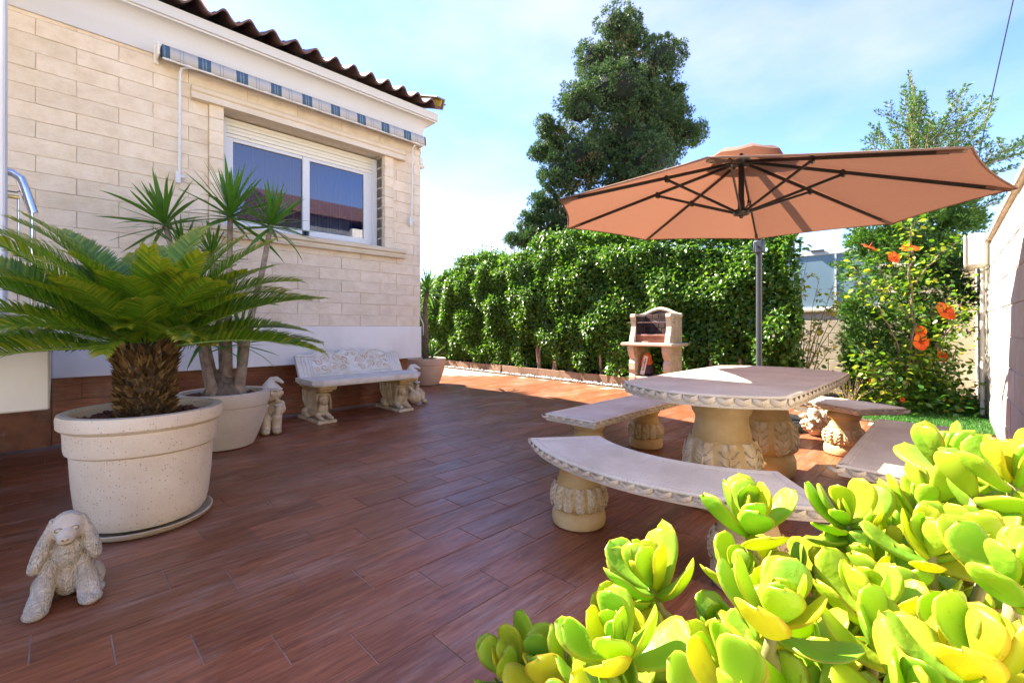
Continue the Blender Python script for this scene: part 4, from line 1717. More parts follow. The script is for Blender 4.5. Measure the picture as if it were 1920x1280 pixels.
bowl = [(.0, .004), (.225, .004), (.24, .012), (.262, .06), (.30, .16), (.335, .27), (.350, .36), (.352, .372), (.360, .376), (.366, .40), (.372, .475), (.368, .492), (.352, .497),
        (.318, .494), (.310, .482), (.304, .42), (0, .42)]
bowl_me = MB().lathe(bowl, 64).mesh('pot_body', 35)
bowl_me.materials.append(M['granite2'])
soil_me = MB().lathe([(0, .425), (.303, .425), (.303, .44), (0, .443)], 40).mesh('soil')
soil_me.materials.append(M['soil'])
P2 = (1.08, 4.75)
p2 = empty('plant_pot', (*P2, 0))
tag(p2, 'round tapering sand-coloured pot behind the large pot, holding the yucca', 'pot')
link('pot_body', bowl_me, None, p2)
link('soil', soil_me, None, p2)
gravel('lava_gravel', *P2, .445, .10, .296, 260, M['lava'], 'dark lava pebbles covering the soil in the yucca pot')
P3 = (4.87, 7.08)
p3 = empty('plant_pot', (*P3, 0))
tag(p3, 'tan round pot standing beyond the house corner', 'pot')
bm3 = bowl_me.copy()
bm3.materials.clear()
bm3.materials.append(M['tan_pot'])
link('pot_body', bm3, None, p3)
link('soil', soil_me, None, p3)

# ================================================================== SAGO PALM
sago = empty('sago_palm', (*P1, .56))
tag(sago, 'sago palm with arching feather fronds and shaggy trunk in the speckled pot', 'palm')
b = MB()
pr = [(.0, -.02), (.108, -.02), (.112, .04), (.116, .12), (.118, .20), (.120, .27), (.124, .33), (.118, .39), (.08, .43), (0, .44)]
b.lathe(pr, 28)
b.build('trunk', M['hairtrunk'], sago, True)
n = 1500
a = RNG.uniform(0, 6.28, n)
z = RNG.uniform(.0, .40, n)
r = np.interp(z, [q[1] for q in pr[1:9]], [q[0] for q in pr[1:9]]) - .008
P = np.stack([r * np.cos(a), r * np.sin(a), z], 1)
D = np.stack([np.cos(a), np.sin(a), .55 + .9 * (z / .4)], 1) + RNG.normal(0, .22, (n, 3))
N = np.stack([np.cos(a), np.sin(a), np.ones(n)], 1) + RNG.normal(0, .3, (n, 3))
o = leafcloud('leaf_bases', P, D, N, RNG.uniform(.035, .065, n) * (1 + .5 * (z > .28)), .022, DIA, M['husk'], sago)
o['kind'] = 'stuff'


def frond_mesh(length, up, droop, seed):
    """rachis in the x-z plane; leaflets in a shallow V on both sides"""
    rn = random.Random(seed)
    pts, ang = [], up
    p = Vector((.03, 0, 0))
    seg = 40
    tang = []
    for i in range(seg + 1):
        pts.append(p.copy())
        t = i / seg
        a = ang - droop * t ** 1.5
        d = Vector((math.cos(a), 0, math.sin(a)))
        tang.append(d)
        p = p + d * (length / seg)
    b = MB()
    b.tube(pts[::4], [.0075 * (1 - .8 * i / 10) for i in range(11)], 5)
    tipv = [0.0] * len(b.v)
    np_ = 76
    for k in range(np_):
        t = .13 + .87 * k / (np_ - 1)
        f = t * seg
        i = min(int(f), seg - 1)
        q = pts[i].lerp(pts[i + 1], f - i)
        d = tang[i]
        nrm = Vector((-d.z, 0, d.x))
        ll = .19 * min(1, (t - .06) * 3.6) * (1 - max(0, (t - .62)) * 1.55) * rn.uniform(.92, 1.06)
        sweep = .42 + .55 * t
        for s in (-1, 1):
            dd = (d * sweep + Vector((0, s, 0)) * 1.0 + nrm * (.42 - .1 * t) + Vector((rn.gauss(0, .03), rn.gauss(0, .03), rn.gauss(0, .04)))).normalized()
            w = .0062
            sd = dd.cross(nrm).normalized() * w
            tip = q + dd * ll + Vector((0, 0, -.010 - .02 * rn.random()))
            mid = q + dd * ll * .55
            vs = [q - sd * .7, q + sd * .7, mid + sd, tip, mid - sd]
            b.add(vs, [[0, 1, 2, 4], [4, 2, 3]])
            tv_ = max(0, t * 1.1 - .25) * rn.uniform(.5, 1.15)
            tipv += [tv_ * .7, tv_ * .7, tv_ * .9, tv_ * 1.25, tv_ * .9]
    me = b.mesh('frond')
    me.attributes.new('tip', 'FLOAT', 'POINT').data.foreach_set('value', np.array(tipv, dtype=np.float32))
    me.materials.append(M['sago'])
    return me


FV = [frond_mesh(.90, .2, .55, 1), frond_mesh(.96, .2, .75, 2), frond_mesh(.84, .2, .42, 3), frond_mesh(.92, .2, .9, 4), frond_mesh(.60, .2, 1.25, 5)]
ga = 0.0
for i in range(72):
    ga += 2.39996
    t = i / 71                 # 0 outermost, lowest .. 1 innermost
    el = -.12 + 1.2 * t ** 1.1 + random.gauss(0, .06)
    me = FV[(i * 3 + i // 5) % 4]
    # keep the side towards the camera shorter so that the trunk shows
    az = ga
    facing = math.cos(az - math.atan2(-P1[1], -P1[0]))
    sc_ = random.uniform(.90, 1.02) * (1.0 - .10 * t) * (1.0 if facing < .45 else .72)
    if facing > .45 and t < .55:
        el += .35
        if i % 3 == 0:
            me = FV[4]
    link('frond', me, None, sago, (.05 * math.cos(az), .05 * math.sin(az), .40 + .03 * t), (random.gauss(0, .30), -el, az), (sc_, sc_, sc_))

# ================================================================== YUCCAS
def sword_mesh(bend, w=.031, seed=0):
    vs, fs = [], []
    n_ = 7
    ang = 0.0
    p = Vector((0, 0, 0))
    for i in range(n_ + 1):
        t = i / n_
        ww = w * (.75 + .5 * math.sin(min(1, t * 1.6) * math.pi * .5)) * (1 - t ** 3) + .0006
        vs += [(p.x, -ww, p.z + ww * .28), (p.x, 0, p.z), (p.x, ww, p.z + ww * .28)]
        p = p + Vector((math.cos(ang), 0, math.sin(ang))) / n_
        ang -= bend / n_ * (1 + t)
    for i in range(n_):
        fs += [[3 * i, 3 * i + 3, 3 * i + 4, 3 * i + 1], [3 * i + 1, 3 * i + 4, 3 * i + 5, 3 * i + 2]]
    me = MB().add(vs, fs).mesh('leaf', True)
    me.materials.append(M['yucca'])
    return me


SW = [sword_mesh(.05), sword_mesh(.25), sword_mesh(.5), sword_mesh(.12)]


def yucca_head(stem, p, axis, n_, length, lo=-.35):
    q = axis.to_track_quat('Z', 'Y')
    ga_ = random.uniform(0, 6)
    for i in range(n_):
        ga_ += 2.39996
        t = i / (n_ - 1)
        el = lo + (1.45 - lo) * t ** .9 + random.gauss(0, .07)
        R = q.to_matrix().to_4x4() @ Matrix.Rotation(ga_, 4, 'Z') @ Matrix.Rotation(-el, 4, 'Y') @ Matrix.Rotation(random.gauss(0, .25), 4, 'X')
        l = length * random.uniform(.8, 1.08) * (1 - .18 * t)
        o = link('leaf', SW[(i + int(ga_)) % 4 if t < .6 else (0 if i % 2 else 3)], None, stem)
        o.matrix_local = Matrix.Translation(p + axis * (.06 * t - .05)) @ R @ Matrix.Diagonal((l, l * 1.05, l, 1))


yuc = empty('yucca_plant', (*P2, .44))
tag(yuc, 'yucca with several bare stems and spiky leaf heads behind the sago palm', 'yucca')
PV = Vector((*P2, .44))
for (hx, hy, hz, n_, l, bx, by) in [(.70, 5.10, 2.02, 46, .53, -.08, .05), (1.121, 4.70, 2.10, 50, .58, .02, -.03), (1.386, 4.45, 2.02, 46, .48, .10, -.08), (.82, 5.0, 1.76, 36, .42, -.05, .10), (1.0, 4.80, 1.70, 36, .42, .03, .06),
                                    (1.18, 4.62, .95, 34, .42, .12, -.04), (.90, 4.62, .98, 30, .42, -.10, -.08)]:
    h = Vector((hx, hy, hz)) - PV
    base_ = Vector((bx, by, -.04))
    m1 = base_.lerp(h, .4) + Vector((random.gauss(0, .02), random.gauss(0, .02), 0))
    m1.x = base_.x + (h.x - base_.x) * .28
    m1.y = base_.y + (h.y - base_.y) * .28
    m2 = base_.lerp(h, .75)
    stem = MB().tube([base_, base_ + Vector((0, 0, .1)), m1, m2, h], [.075, .05, .032, .024, .022], 10).build('stem', M['palebark'], yuc, True)
    yucca_head(stem, h, (h - m2).normalized(), n_, l)
b = MB().lathe([(0, -.01), (.19, -.01), (.16, .05), (.12, .12), (.07, .2), (0, .24)], 16)
b.build('root_bulge', M['bark'], yuc, True)

yf = empty('tall_yucca', (*P3, .44))
tag(yf, 'yucca beyond the house corner with one tall head and one low head', 'yucca')
stem = MB().tube([(.0, .0, -.05), (.0, .0, .5), (-.02, -.0, 1.0), (.0, -.05, 1.30)], [.06, .05, .045, .035], 10).build('stem', M['bark'], yf, True)
yucca_head(stem, Vector((.0, -.05, 1.32)), Vector((.1, 0, 1)).normalized(), 40, .55, -.6)
stem = MB().tube([(.06, -.06, -.05), (.07, -.08, .06)], [.03, .02], 8).build('stem', M['bark'], yf, True)
yucca_head(stem, Vector((.08, -.09, .08)), Vector((.15, -.1, 1)).normalized(), 22, .40, .1)

# ================================================================== DOG STATUE
dog = empty('dog_statue', (.040, 2.53, 0), rad(-4))
tag(dog, 'grey stone spaniel puppy figure sitting left of the large pot', 'statue')
b = MB()
b.ell((0, .045, .12), (.082, .080, .12))
b.ell((0, .0, .16), (.070, .065, .12))
b.ell((0, -.03, .215), (.056, .05, .075))
b.ell((0, -.028, .10), (.052, .045, .075))
b.ell((.0, -.042, .325), (.058, .064, .060))
b.ell((0, -.035, .350), (.050, .052, .044))
b.ell((.0, -.090, .312), (.037, .045, .033))
b.ell((-.002, -.120, .303), (.030, .034, .025), rot=(.2, 0, 0))
b.ell((-.002, -.105, .286), (.026, .034, .016))
for s in (-1, 1):
    b.ell((s * .022, -.088, .338), (.020, .016, .014))
for s, ex, ez, ey in ((-1, -.104, .178, -.045), (1, .092, .195, -.055)):
    for t in np.linspace(0, 1, 11):
        x = s * .050 + (ex - s * .050) * t ** 1.25
        b.ell((x, -.03 + (ey + .03) * t, .345 + (ez - .345) * t), (.013 + .017 * math.sin(t * 2.6), .024 + .014 * math.sin(t * 2.4), .026))
for (x0, x1, y1) in ((-.050, -.088, -.100), (.046, .070, -.088)):
    for t in np.linspace(0, 1, 9):
        b.ell((x0 + (x1 - x0) * t, -.025 + (y1 + .025) * t, .175 - .14 * t), (.032 + .010 * t, .034 + .010 * t, .036))
    b.ell((x1 - .004 * (1 if x1 < 0 else -1), y1 - .018, .022), (.042, .050, .026))
for s in (-1, 1):
    b.ell((s * .075, .035, .06), (.048, .065, .062))
    b.ell((s * .092, -.02, .022), (.030, .045, .024))
o = b.build('dog_body', M['dogstone'], dog, True)
dog.scale = (.90, .90, .90)
remesh(o, .0036, 4)
for s in (-1, 1):
    b = MB()
    b.ell((s * .026, -.1015, .338), (.0105, .007, .0075), nu=10, nv=6)
    b.build('eye', M['dogstone'], dog, True)
    b = MB().tube([(s * .026 + .0120 * math.cos(a), -.1045 - .001, .338 + .0085 * math.sin(a)) for a in np.linspace(0, 2 * math.pi, 13)], .0016, 5)
    b.build('eyelid', M['bark'], dog)
b = MB().ell((-.002, -.150, .311), (.016, .010, .010))
b.build('nose', M['dogstone'], dog, True)
for s in (-1, 1):
    MB().ell((-.002 + s * .0075, -.1585, .310), (.004, .003, .0028), nu=8, nv=5).build('nostril', M['bark'], dog, True)
MB().tube([(-.028, -.126, .290), (-.016, -.1435, .286), (-.002, -.1500, .290), (.012, -.1435, .286), (.024, -.126, .291)], .0018, 5).build('mouth', M['bark'], dog)

# ================================================================== GNOMES
def gnome(loc, rz, label, ball):
    g = empty('gnome_statue', loc, rz)
    g.scale = (1.2, 1.2, 1.2)
    tag(g, label, 'statue', 'garden gnome figures by the stone bench')
    b = MB()
    b.ell((0, .04, .17), (.075, .07, .10))
    b.ell((0, .07, .06), (.085, .07, .06))
    if not ball:
        for s in (-1, 1):
            b.tube([(s * .05, .03, .13), (s * .045, -.05, .145), (s * .042, -.09, .13), (s * .04, -.095, .03)], [.04, .042, .04, .036], 10)
            b.ell((s * .042, -.125, .027), (.036, .055, .028))
            b.tube([(s * .075, .04, .24), (s * .085, -.03, .19), (s * .055, -.075, .165)], [.03, .03, .028], 10)
            b.tube([(s * .055, -.075, .165), (s * .052, -.08, .24)], [.03, .028], 10)
            b.ell((s * .05, -.078, .262), (.026, .024, .026))
        b.ell((0, -.02, .330), (.086, .074, .074))
        hz, hy = .330, -.025
    else:
        b.ell((0, -.095, .085), (.082, .075, .082))
        for s in (-1, 1):
            b.tube([(s * .05, .04, .11), (s * .10, -.03, .135), (s * .115, -.06, .11), (s * .115, -.075, .03)], [.038, .04, .036, .03], 10)
            b.ell((s * .12, -.105, .025), (.034, .05, .027))
            b.tube([(s * .07, .02, .25), (s * .06, -.04, .20), (s * .035, -.09, .175)], [.03, .028, .024], 10)
            b.ell((s * .030, -.105, .165), (.024, .022, .018))
        b.ell((0, -.035, .318), (.080, .070, .070))
        hz, hy = .318, -.038
    b.ell((0, hy + .03, hz + .03), (.06, .055, .055))
    o = b.build('gnome_body', M['antique'], g, True)
    remesh(o, .005, 3)
    b = MB()
    b.ell((0, hy - .070, hz + .008), (.020, .020, .018))
    b.build('nose', M['antique'], g, True)
    for s in (-1, 1):
        MB().ell((s * .08, hy + .01, hz), (.016, .018, .022)).build('ear', M['antique'], g, True)
        MB().tube([(s * .028 - .012, hy - .064, hz + .022), (s * .028, hy - .067, hz + .028), (s * .028 + .012, hy - .063, hz + .022)], .0022, 5).build('eyelid', M['bark'], g)
    b = MB()
    hb_ = [(0, hy + .012, hz + .032, .080), (.0, hy + .018, hz + .055, .073), (.004, hy + .025, hz + .085, .05), (.014, hy + .03, hz + .112, .034), (.04, hy + .02, hz + .118, .024), (.068, hy + .0, hz + .105, .016), (.08, hy - .01, hz + .095, .012)]
    b.tube([q[:3] for q in hb_], [q[3] for q in hb_], 16)
    b.ell((.084, hy - .012, hz + .092), (.013, .013, .013))
    b.lathe([(.07, -.008), (.086, -.004), (.088, .006), (.074, .010)], 20, (0, hy + .012, hz + .034))
    b.build('pointed_hat', M['benchstone'], g, 50)
    for s in (-1, 1):
        zc = .20 if not ball else .21
        MB().lathe([(.026, 0), (.034, .004), (.034, .012), (.026, .016)], 14, (s * .053, -.078 if not ball else -.06, zc + .03)).build('cuff', M['benchstone'], g, 50)
    if ball:
        pass
    else:
        MB().lathe([(0, 0), (.05, 0), (.055, .03), (.05, .10), (0, .105)], 16, (-.10, .04, 0)).build('tree_stump', M['ochre'], g, 50)
    return g


gnome((1.565, 5.03, 0), rad(-16), 'pale gnome figure resting its chin on both hands beside the yucca pot', False)
gnome((3.53, 5.50, 0), rad(-4), 'pale gnome figure holding a ball at the right end of the stone bench', True)

# ================================================================== STONE BENCH WITH SPHINX LEGS
sb_ = empty('stone_bench', (2.64, 5.24, 0))
tag(sb_, 'carved stone bench with sphinx legs against the house wall', 'bench')
BI = Matrix.Translation((-2.64, -5.24, 0))


def bp(b, name, mat, parent=sb_, smooth=False):
    o = b.build(name, mat, parent, smooth)
    if parent is sb_:
        o.matrix_parent_inverse = BI
    return o


b = MB()
x0, x1 = 1.95, 3.33
c = .09
b.prism([(x0, 4.87 + c), (x0 + c, 4.87), (x1 - c, 4.87), (x1, 4.87 + c), (x1, 5.44), (x0, 5.44)], .445, .492)
b.prism([(x0 + .02, 4.89 + c), (x0 + c, 4.89), (x1 - c, 4.89), (x1 - .02, 4.89 + c), (x1 - .02, 5.44), (x0 + .02, 5.44)], .425, .4455)
bp(b, 'seat', M['benchstone'])
# backrest panel
top = []
W2 = (x1 - x0) / 2 - .02
for i in range(61):
    x = -W2 + 2 * W2 * i / 60
    ax = abs(x)
    if ax < .17:
        z = .30 + .065 * math.cos(ax / .17 * math.pi / 2)
    elif ax < .50:
        z = .285 + .065 * math.sin((ax - .17) / .33 * math.pi) ** .9
    else:
        z = .285 - .0 + .01 * min(1, (ax - .5) / .1)
    top.append((x, z))
poly = [(-W2, 0)] + [(W2, 0)] + top[::-1]
LEAN = math.atan2(.22, .33)
BM = Matrix.Translation((2.64, 5.37, .488)) @ Matrix.Rotation(math.pi / 2 - LEAN * .95, 4, 'X')
b = MB().prism(poly, -.035, .012, BM)
back = bp(b, 'backrest', M['benchstone'])
b = MB()
rim_ = [(x * .985, z - .012) for x, z in top]
b.tube([BM @ Vector((x, z, .014)) for x, z in rim_], .013, 6)
inner = [(x * .74 / 1, z - .045) for x, z in top]
b.tube([BM @ Vector((x, z, .012)) for x, z in inner], .006, 6)
for s in (-1, 1):
    for q in (.79, .85, .91):
        b.tube([BM @ Vector((s * W2 * q, .02, .012)), BM @ Vector((s * W2 * q, .26, .012))], .007, 6)
    b.tube([BM @ Vector((s * W2 * .745, .02, .012)), BM @ Vector((s * W2 * .745, .25, .012))], .008, 6)
b.tube([BM @ Vector((-W2 * .74, .03, .012)), BM @ Vector((W2 * .74, .03, .012))], .007, 6)
o = bp(b, 'moulded_rim', M['benchstone'], back, True)
rnd = random.Random(5)
b = MB()


def scroll(cx_, cz_, r, turns, s, ph):
    pts = []
    for i in range(22):
        t = i / 21
        a = ph + s * turns * 2 * math.pi * t
        rr = r * (1 - .82 * t)
        pts.append(BM @ Vector((cx_ + rr * math.cos(a), cz_ + rr * math.sin(a) * .9, .0125)))
    b.tube(pts, [.0075 * (1 - .4 * i / 21) for i in range(22)], 6)


for s in (-1, 1):
    for (cx_, cz_, r, tn, ph) in [(.10, .20, .05, 1.3, 2.0), (.20, .25, .05, 1.3, .5), (.32, .24, .055, 1.4, 3), (.42, .19, .05, 1.3, 1), (.12, .10, .045, 1.2, 4), (.24, .14, .055, 1.4, 5),
                                  (.36, .11, .05, 1.3, .3), (.45, .09, .035, 1.2, 2.5), (.05, .28, .03, 1.0, 1.2), (.46, .25, .03, 1.0, 3.1)]:
        scroll(s * cx_, cz_, r, tn, s, ph)
    for k in range(9):
        xx, zz = s * rnd.uniform(.05, .48), rnd.uniform(.06, .26)
        an = rnd.uniform(0, 3.1)
        b.add(*(lambda e: (e.v, e.f))(MB().ell((0, 0, 0), (.030, .010, .006), nu=8, nv=5)), BM @ Matrix.Translation((xx, zz, .013)) @ Matrix.Rotation(an, 4, 'Z'))
o = bp(b, 'carved_scrolls', M['antique'], back, True)

for lx in (2.14, 3.15):
    leg = empty('leg', (lx - 2.64, 5.24 - 5.24, 0), 0, sb_)
    MB().box(-.105, .105, -.24, .36, 0, .035, .004).build('plinth_slab', M['antique'], leg)
    b = MB()
    b.ell((0, .10, .10), (.085, .19, .07))
    b.ell((0, -.05, .13), (.075, .09, .085))
    b.ell((0, -.10, .16), (.062, .06, .075))
    for s in (-1, 1):
        b.tube([(s * .05, -.06, .09), (s * .055, -.15, .06), (s * .055, -.20, .055)], [.034, .028, .026], 8)
        b.ell((s * .055, -.205, .055), (.028, .032, .021))
        b.ell((s * .075, .20, .085), (.04, .085, .055))
        b.ell((s * .08, .13, .05), (.03, .06, .022))
    b.ell((0, -.125, .255), (.054, .055, .068))
    b.ell((0, -.165, .235), (.034, .026, .04))
    b.ell((0, -.185, .243), (.008, .012, .014))
    o = b.build('sphinx', M['antique'], leg, True)
    remesh(o, .006, 2)
    b = MB()
    for k in range(11):
        t = k / 10
        for s in (-1, 1):
            b.ell((s * (.060 + .026 * math.sin(t * 1.9)), -.118 + .012 * t, .315 - .165 * t), (.020, .030, .0065), rot=(0, s * .35, 0), nu=8, nv=5)
    b.ell((0, -.115, .312), (.062, .055, .026))
    b.tube([(-.05, -.160, .297), (0, -.182, .303), (.05, -.160, .297)], .006, 6)
    b.build('headdress', M['antique'], leg, True)
    for s in (-1, 1):
        MB().ell((s * .019, -.180, .262), (.008, .006, .005), nu=8, nv=5).build('eye', M['bark'], leg, True)
    MB().tube([(-.014, -.183, .214), (0, -.188, .212), (.014, -.183, .214)], .0035, 5).build('mouth', M['bark'], leg)
    # winged support rising to the capital
    b = MB()
    sidep = [(.0, .10), (.10, .05), (.30, .05), (.26, .16), (.29, .26), (.36, .36), (-.05, .36), (-.06, .33), (-.04, .20)]
    Ms = Matrix(((0, 0, 1, 0), (1, 0, 0, 0), (0, 1, 0, 0), (0, 0, 0, 1)))
    b.prism(sidep, -.055, .055, Ms)
    for s in (-1, 1):
        for k in range(5):
            b.tube([(s * .056, .02 + .05 * k, .13), (s * .060, .05 + .06 * k, .22), (s * .060, .07 + .065 * k, .33)], [.012, .016, .010], 6)
    b.build('wing_support', M['antique'], leg, 50)
    b = MB().box(-.075, .075, -.20, .30, .345, .372, .008).box(-.105, .105, -.26, .33, .3725, .424, .016)
    b.build('capital', M['ochre'], leg)

# ================================================================== TABLE AND FOUR BENCHES
def outline_bow(x0, x1, y0, y1, bow, ybow=0.0):
    pts = []
    for i in range(25):
        t = i / 24
        pts.append((x0 - bow * 4 * t * (1 - t), y1 + (y0 - y1) * t))
    for i in range(1, 24):
        t = i / 24
        pts.append((x0 + (x1 - x0) * t, y0 - ybow * 4 * t * (1 - t)))
    for i in range(25):
        t = i / 24
        pts.append((x1 + bow * 4 * t * (1 - t), y0 + (y1 - y0) * t))
    for i in range(1, 24):
        t = i / 24
        pts.append((x1 + (x0 - x1) * t, y1 + ybow * 4 * t * (1 - t)))
    return pts


def outline_arc(cx_, cy_, r0, r1, a0, a1, n=32):
    pts = [(cx_ + r1 * math.cos(a0 + (a1 - a0) * i / n), cy_ + r1 * math.sin(a0 + (a1 - a0) * i / n)) for i in range(n + 1)]
    pts += [(cx_ + r0 * math.cos(a1 + (a0 - a1) * i / n), cy_ + r0 * math.sin(a1 + (a0 - a1) * i / n)) for i in range(n + 1)]
    return pts


def resample(poly, step):
    out = []
    n = len(poly)
    tot = 0
    segs = []
    for i in range(n):
        a, c = Vector(poly[i]), Vector(poly[(i + 1) % n])
        l = (c - a).length
        segs.append((tot, l, a, c))
        tot += l
    k = max(8, round(tot / step))
    for j in range(k):
        s = tot * j / k
        for (t0, l, a, c) in segs:
            if t0 <= s <= t0 + l and l > 1e-9:
                d = (c - a).normalized()
                out.append((a.lerp(c, (s - t0) / l), d))
                break
    return out, tot / k


def offset_poly(poly, d):
    """inset a polygon by d (poly orientation handled by sign of area)"""
    n = len(poly)
    A = sum(poly[i][0] * poly[(i + 1) % n][1] - poly[(i + 1) % n][0] * poly[i][1] for i in range(n))
    sg = 1 if A > 0 else -1
    out = []
    for i in range(n):
        p0, p1, p2 = Vector(poly[i - 1]), Vector(poly[i]), Vector(poly[(i + 1) % n])
        e1 = (p1 - p0)
        e2 = (p2 - p1)
        if e1.length < 1e-7:
            e1 = e2
        if e2.length < 1e-7:
            e2 = e1
        n1 = Vector((-e1.y, e1.x)).normalized() * sg
        n2 = Vector((-e2.y, e2.x)).normalized() * sg
        m = n1 + n2
        m = m / max(.25, m.length_squared / 2) if m.length > 1e-6 else n1
        m = m * (1.0) if m.length < 2.2 else m.normalized() * 2.2
        out.append(tuple(p1 + m * d))
    return out, sg


def slab(parent, poly, zt, th, name, pitch):
    """stone top: flat top with a groove, lobed skirt over a plain lower band"""
    n = len(poly)
    rings = []
    for (ins, z) in ((.045, zt - .0022), (.043, zt), (.036, zt), (.034, zt - .0025), (.030, zt), (.006, zt), (0.0, zt - .006), (.0, zt - .012), (.010, zt - .016), (.010, zt - th + .014), (.004, zt - th + .010), (.008, zt - th), (.05, zt - th)):
        q, sg = offset_poly(poly, ins)
        rings.append([(p[0], p[1], z) for p in q])
    vs = [v for r in rings for v in r]
    fs = []
    for k in range(len(rings) - 1):
        for i in range(n):
            j = (i + 1) % n
            fs.append([k * n + i, k * n + j, (k + 1) * n + j, (k + 1) * n + i])
    fs.append(list(range(n)))
    fs.append([(len(rings) - 1) * n + i for i in range(n)][::-1])
    o = MB().add(vs, fs).build(name, M['caststone'], parent, 35)
    b = MB()
    pts, step = resample(poly, pitch)
    h = (th - .014) * .80
    for p, d in pts:
        nn = Vector((d.y, -d.x)) * sg
        T = Matrix(((d.x, nn.x, 0, p.x), (d.y, nn.y, 0, p.y), (0, 0, 1, zt - .010), (0, 0, 0, 1)))
        w = step * .47
        # lobe: half-rounded tongue, bulged
        vs = []
        m = 9
        for i in range(m):
            a = math.pi * i / (m - 1)
            vs.append((-w * math.cos(a), -.006, -h * (.45 + .55 * math.sin(a)) if 0 < i < m - 1 else -h * .40))
        ring2 = [(x * .80, .005, z * .85) for x, y, z in vs]
        V = [(-w, -.004, 0)] + vs + [(w, -.004, 0)]
        V2 = [(-w * .85, .004, 0)] + ring2 + [(w * .85, .004, 0)]
        allv = V + V2 + [(0, .009, -h * .35)]
        k = len(V)
        f = [[i, i + 1, k + i + 1, k + i] for i in range(k - 1)] + [[k + i, k + i + 1, 2 * k] for i in range(k - 1)]
        b.add(allv, f, T)
    b.build('scalloped_edge', M['caststone'], o, 50)
    return o


def pedestal(parent, x, y, h, k, leaves, name='pedestal'):
    """turned foot with a collar of carved leaves. k scales the radii"""
    e = empty(name, (x, y, 0), random.uniform(0, 6.28), parent)
    P_ = [(.0, 0), (.128, 0), (.142, .010), (.147, .035), (.145, .065), (.136, .084), (.126, .090), (.130, .097), (.142, .11), (.148, .14), (.145, .18), (.132, .212), (.116, .228),
          (.118, .236), (.110, .26), (.104, .285), (.106, .298), (.118, .312), (.123, .33), (.116, .348), (.104, .358), (.104, .372), (0, .372)]
    s = h / .372
    pr_ = [(r * k, z * s) for r, z in P_]
    MB().lathe(pr_, 40).build('shaft', M['ochre'], e, 40)
    b = MB()
    rr = lambda z: float(np.interp(z, [q[1] for q in pr_[6:14]], [q[0] for q in pr_[6:14]]))
    for i in range(leaves):
        a = 2 * math.pi * i / leaves
        zt_, zb_ = .222 * s, .088 * s
        wmax = math.pi * .146 * k / leaves * .92
        # border loop, mid rib and side veins, laid on the bulge
        def on(u, t, lift):
            z = zt_ + (zb_ - zt_) * t
            r = rr(z) + lift
            aa = a + u / r
            return Vector((r * math.cos(aa), r * math.sin(aa), z))
        q = .0042 * k
        gv, gf = [], []
        for r_ in range(8):
            t = r_ / 7
            wt = wmax * (.72 + .28 * math.sin(t * math.pi * .8)) * max(.0, 1 - (max(0, t - .55) / .45) ** 2.2) ** .5 + .0004
            for c_ in range(7):
                sx_ = -1 + c_ / 3
                gv.append(on(sx_ * wt, t, -q * .6 + q * 2.4 * (1 - sx_ ** 4) * (1 if t < .95 else .3)))
        for r_ in range(7):
            for c_ in range(6):
                w0 = r_ * 7 + c_
                gf.append([w0, w0 + 1, w0 + 8, w0 + 7])
        b.add(gv, gf)
        b.tube([on(0, .0, q * 2.0), on(0, .5, q * 2.6), on(0, .93, q * 1.6)], [q * 1.5, q * 1.3, q * .8], 5)
        for sgn in (-1, 1):
            for t in (.14, .34, .54, .74):
                b.tube([on(sgn * wmax * .12, t + .14, q * 1.9), on(sgn * wmax * .46, t + .10, q * 2.2), on(sgn * wmax * .78, t - .0, q * 1.7)], [q * .9, q * 1.15, q * .8], 5)
    b.build('leaf_collar', M['antique'], e, True)
    return e


table = empty('stone_table', (3.28, 1.035, 0))
tag(table, 'cast stone table with bowed ends and scalloped edge under the parasol', 'table')
loc_ = lambda poly, o: [(p[0] - o.location.x, p[1] - o.location.y) for p in poly]
slab(table, loc_(outline_bow(2.50, 4.08, .58, 1.49, .22, .015), table), .742, .066, 'table_top', .082)
pedestal(table, -.42, .0, .677, 1.42, 9)
pedestal(table, .42, .0, .677, 1.42, 9)


def stone_seat(label, loc, poly, peds):
    e = empty('stone_bench', loc)
    tag(e, label, 'bench', 'stone benches round the table')
    slab(e, loc_(poly, e), .425, .055, 'seat', .078)
    for (x, y) in peds:
        pedestal(e, x - loc[0], y - loc[1], .371, 1.0, 14)
    return e


A38 = rad(38)
stone_seat('curved stone bench in front of the table, nearest the camera', (2.0, 1.065, 0), outline_arc(2.925, 1.065, .775, 1.205, math.pi - A38, math.pi + A38), [(2.04, 1.50), (2.04, .63)])
stone_seat('straight stone bench left of the table on the barbecue side', (3.28, 2.01, 0), outline_bow(2.62, 3.98, 1.79, 2.24, .0), [(2.87, 2.015), (3.75, 2.015)])
stone_seat('straight stone bench between the table and the right wall', (3.3, .21, 0), outline_bow(2.62, 4.12, .0, .42, .0), [(2.95, .21), (3.78, .21)])
stone_seat('curved stone bench at the far end of the table', (4.75, 1.05, 0), outline_arc(3.88, 1.05, .775, 1.205, -A38, A38), [(4.72, .70), (4.72, 1.40)])
nail = MB().lathe([(0, 0), (.005, 0), (.004, .02), (.009, .024), (.008, .028), (0, .03)], 8).build('dry_seed_stalk', M['tan_pot'], None, loc=(2.03, .575, .4245), rot=(0, -.25, 0))
tag(nail, 'tiny brown stalk standing on the nearest curved bench', 'stalk')
# ================================================================== PARASOL
CX, CY, RIMZ, APZ = 3.79, 1.22, 1.973, 2.40
par = empty('parasol', (5.55, 1.60, 0))
tag(par, 'large cantilever parasol with salmon canopy and black ribs over the table', 'parasol')
PI_ = Matrix.Translation((-5.55, -1.60, 0))


def up(b, name, mat, smooth=False):
    o = b.build(name, mat, par, smooth)
    o.matrix_parent_inverse = PI_
    return o


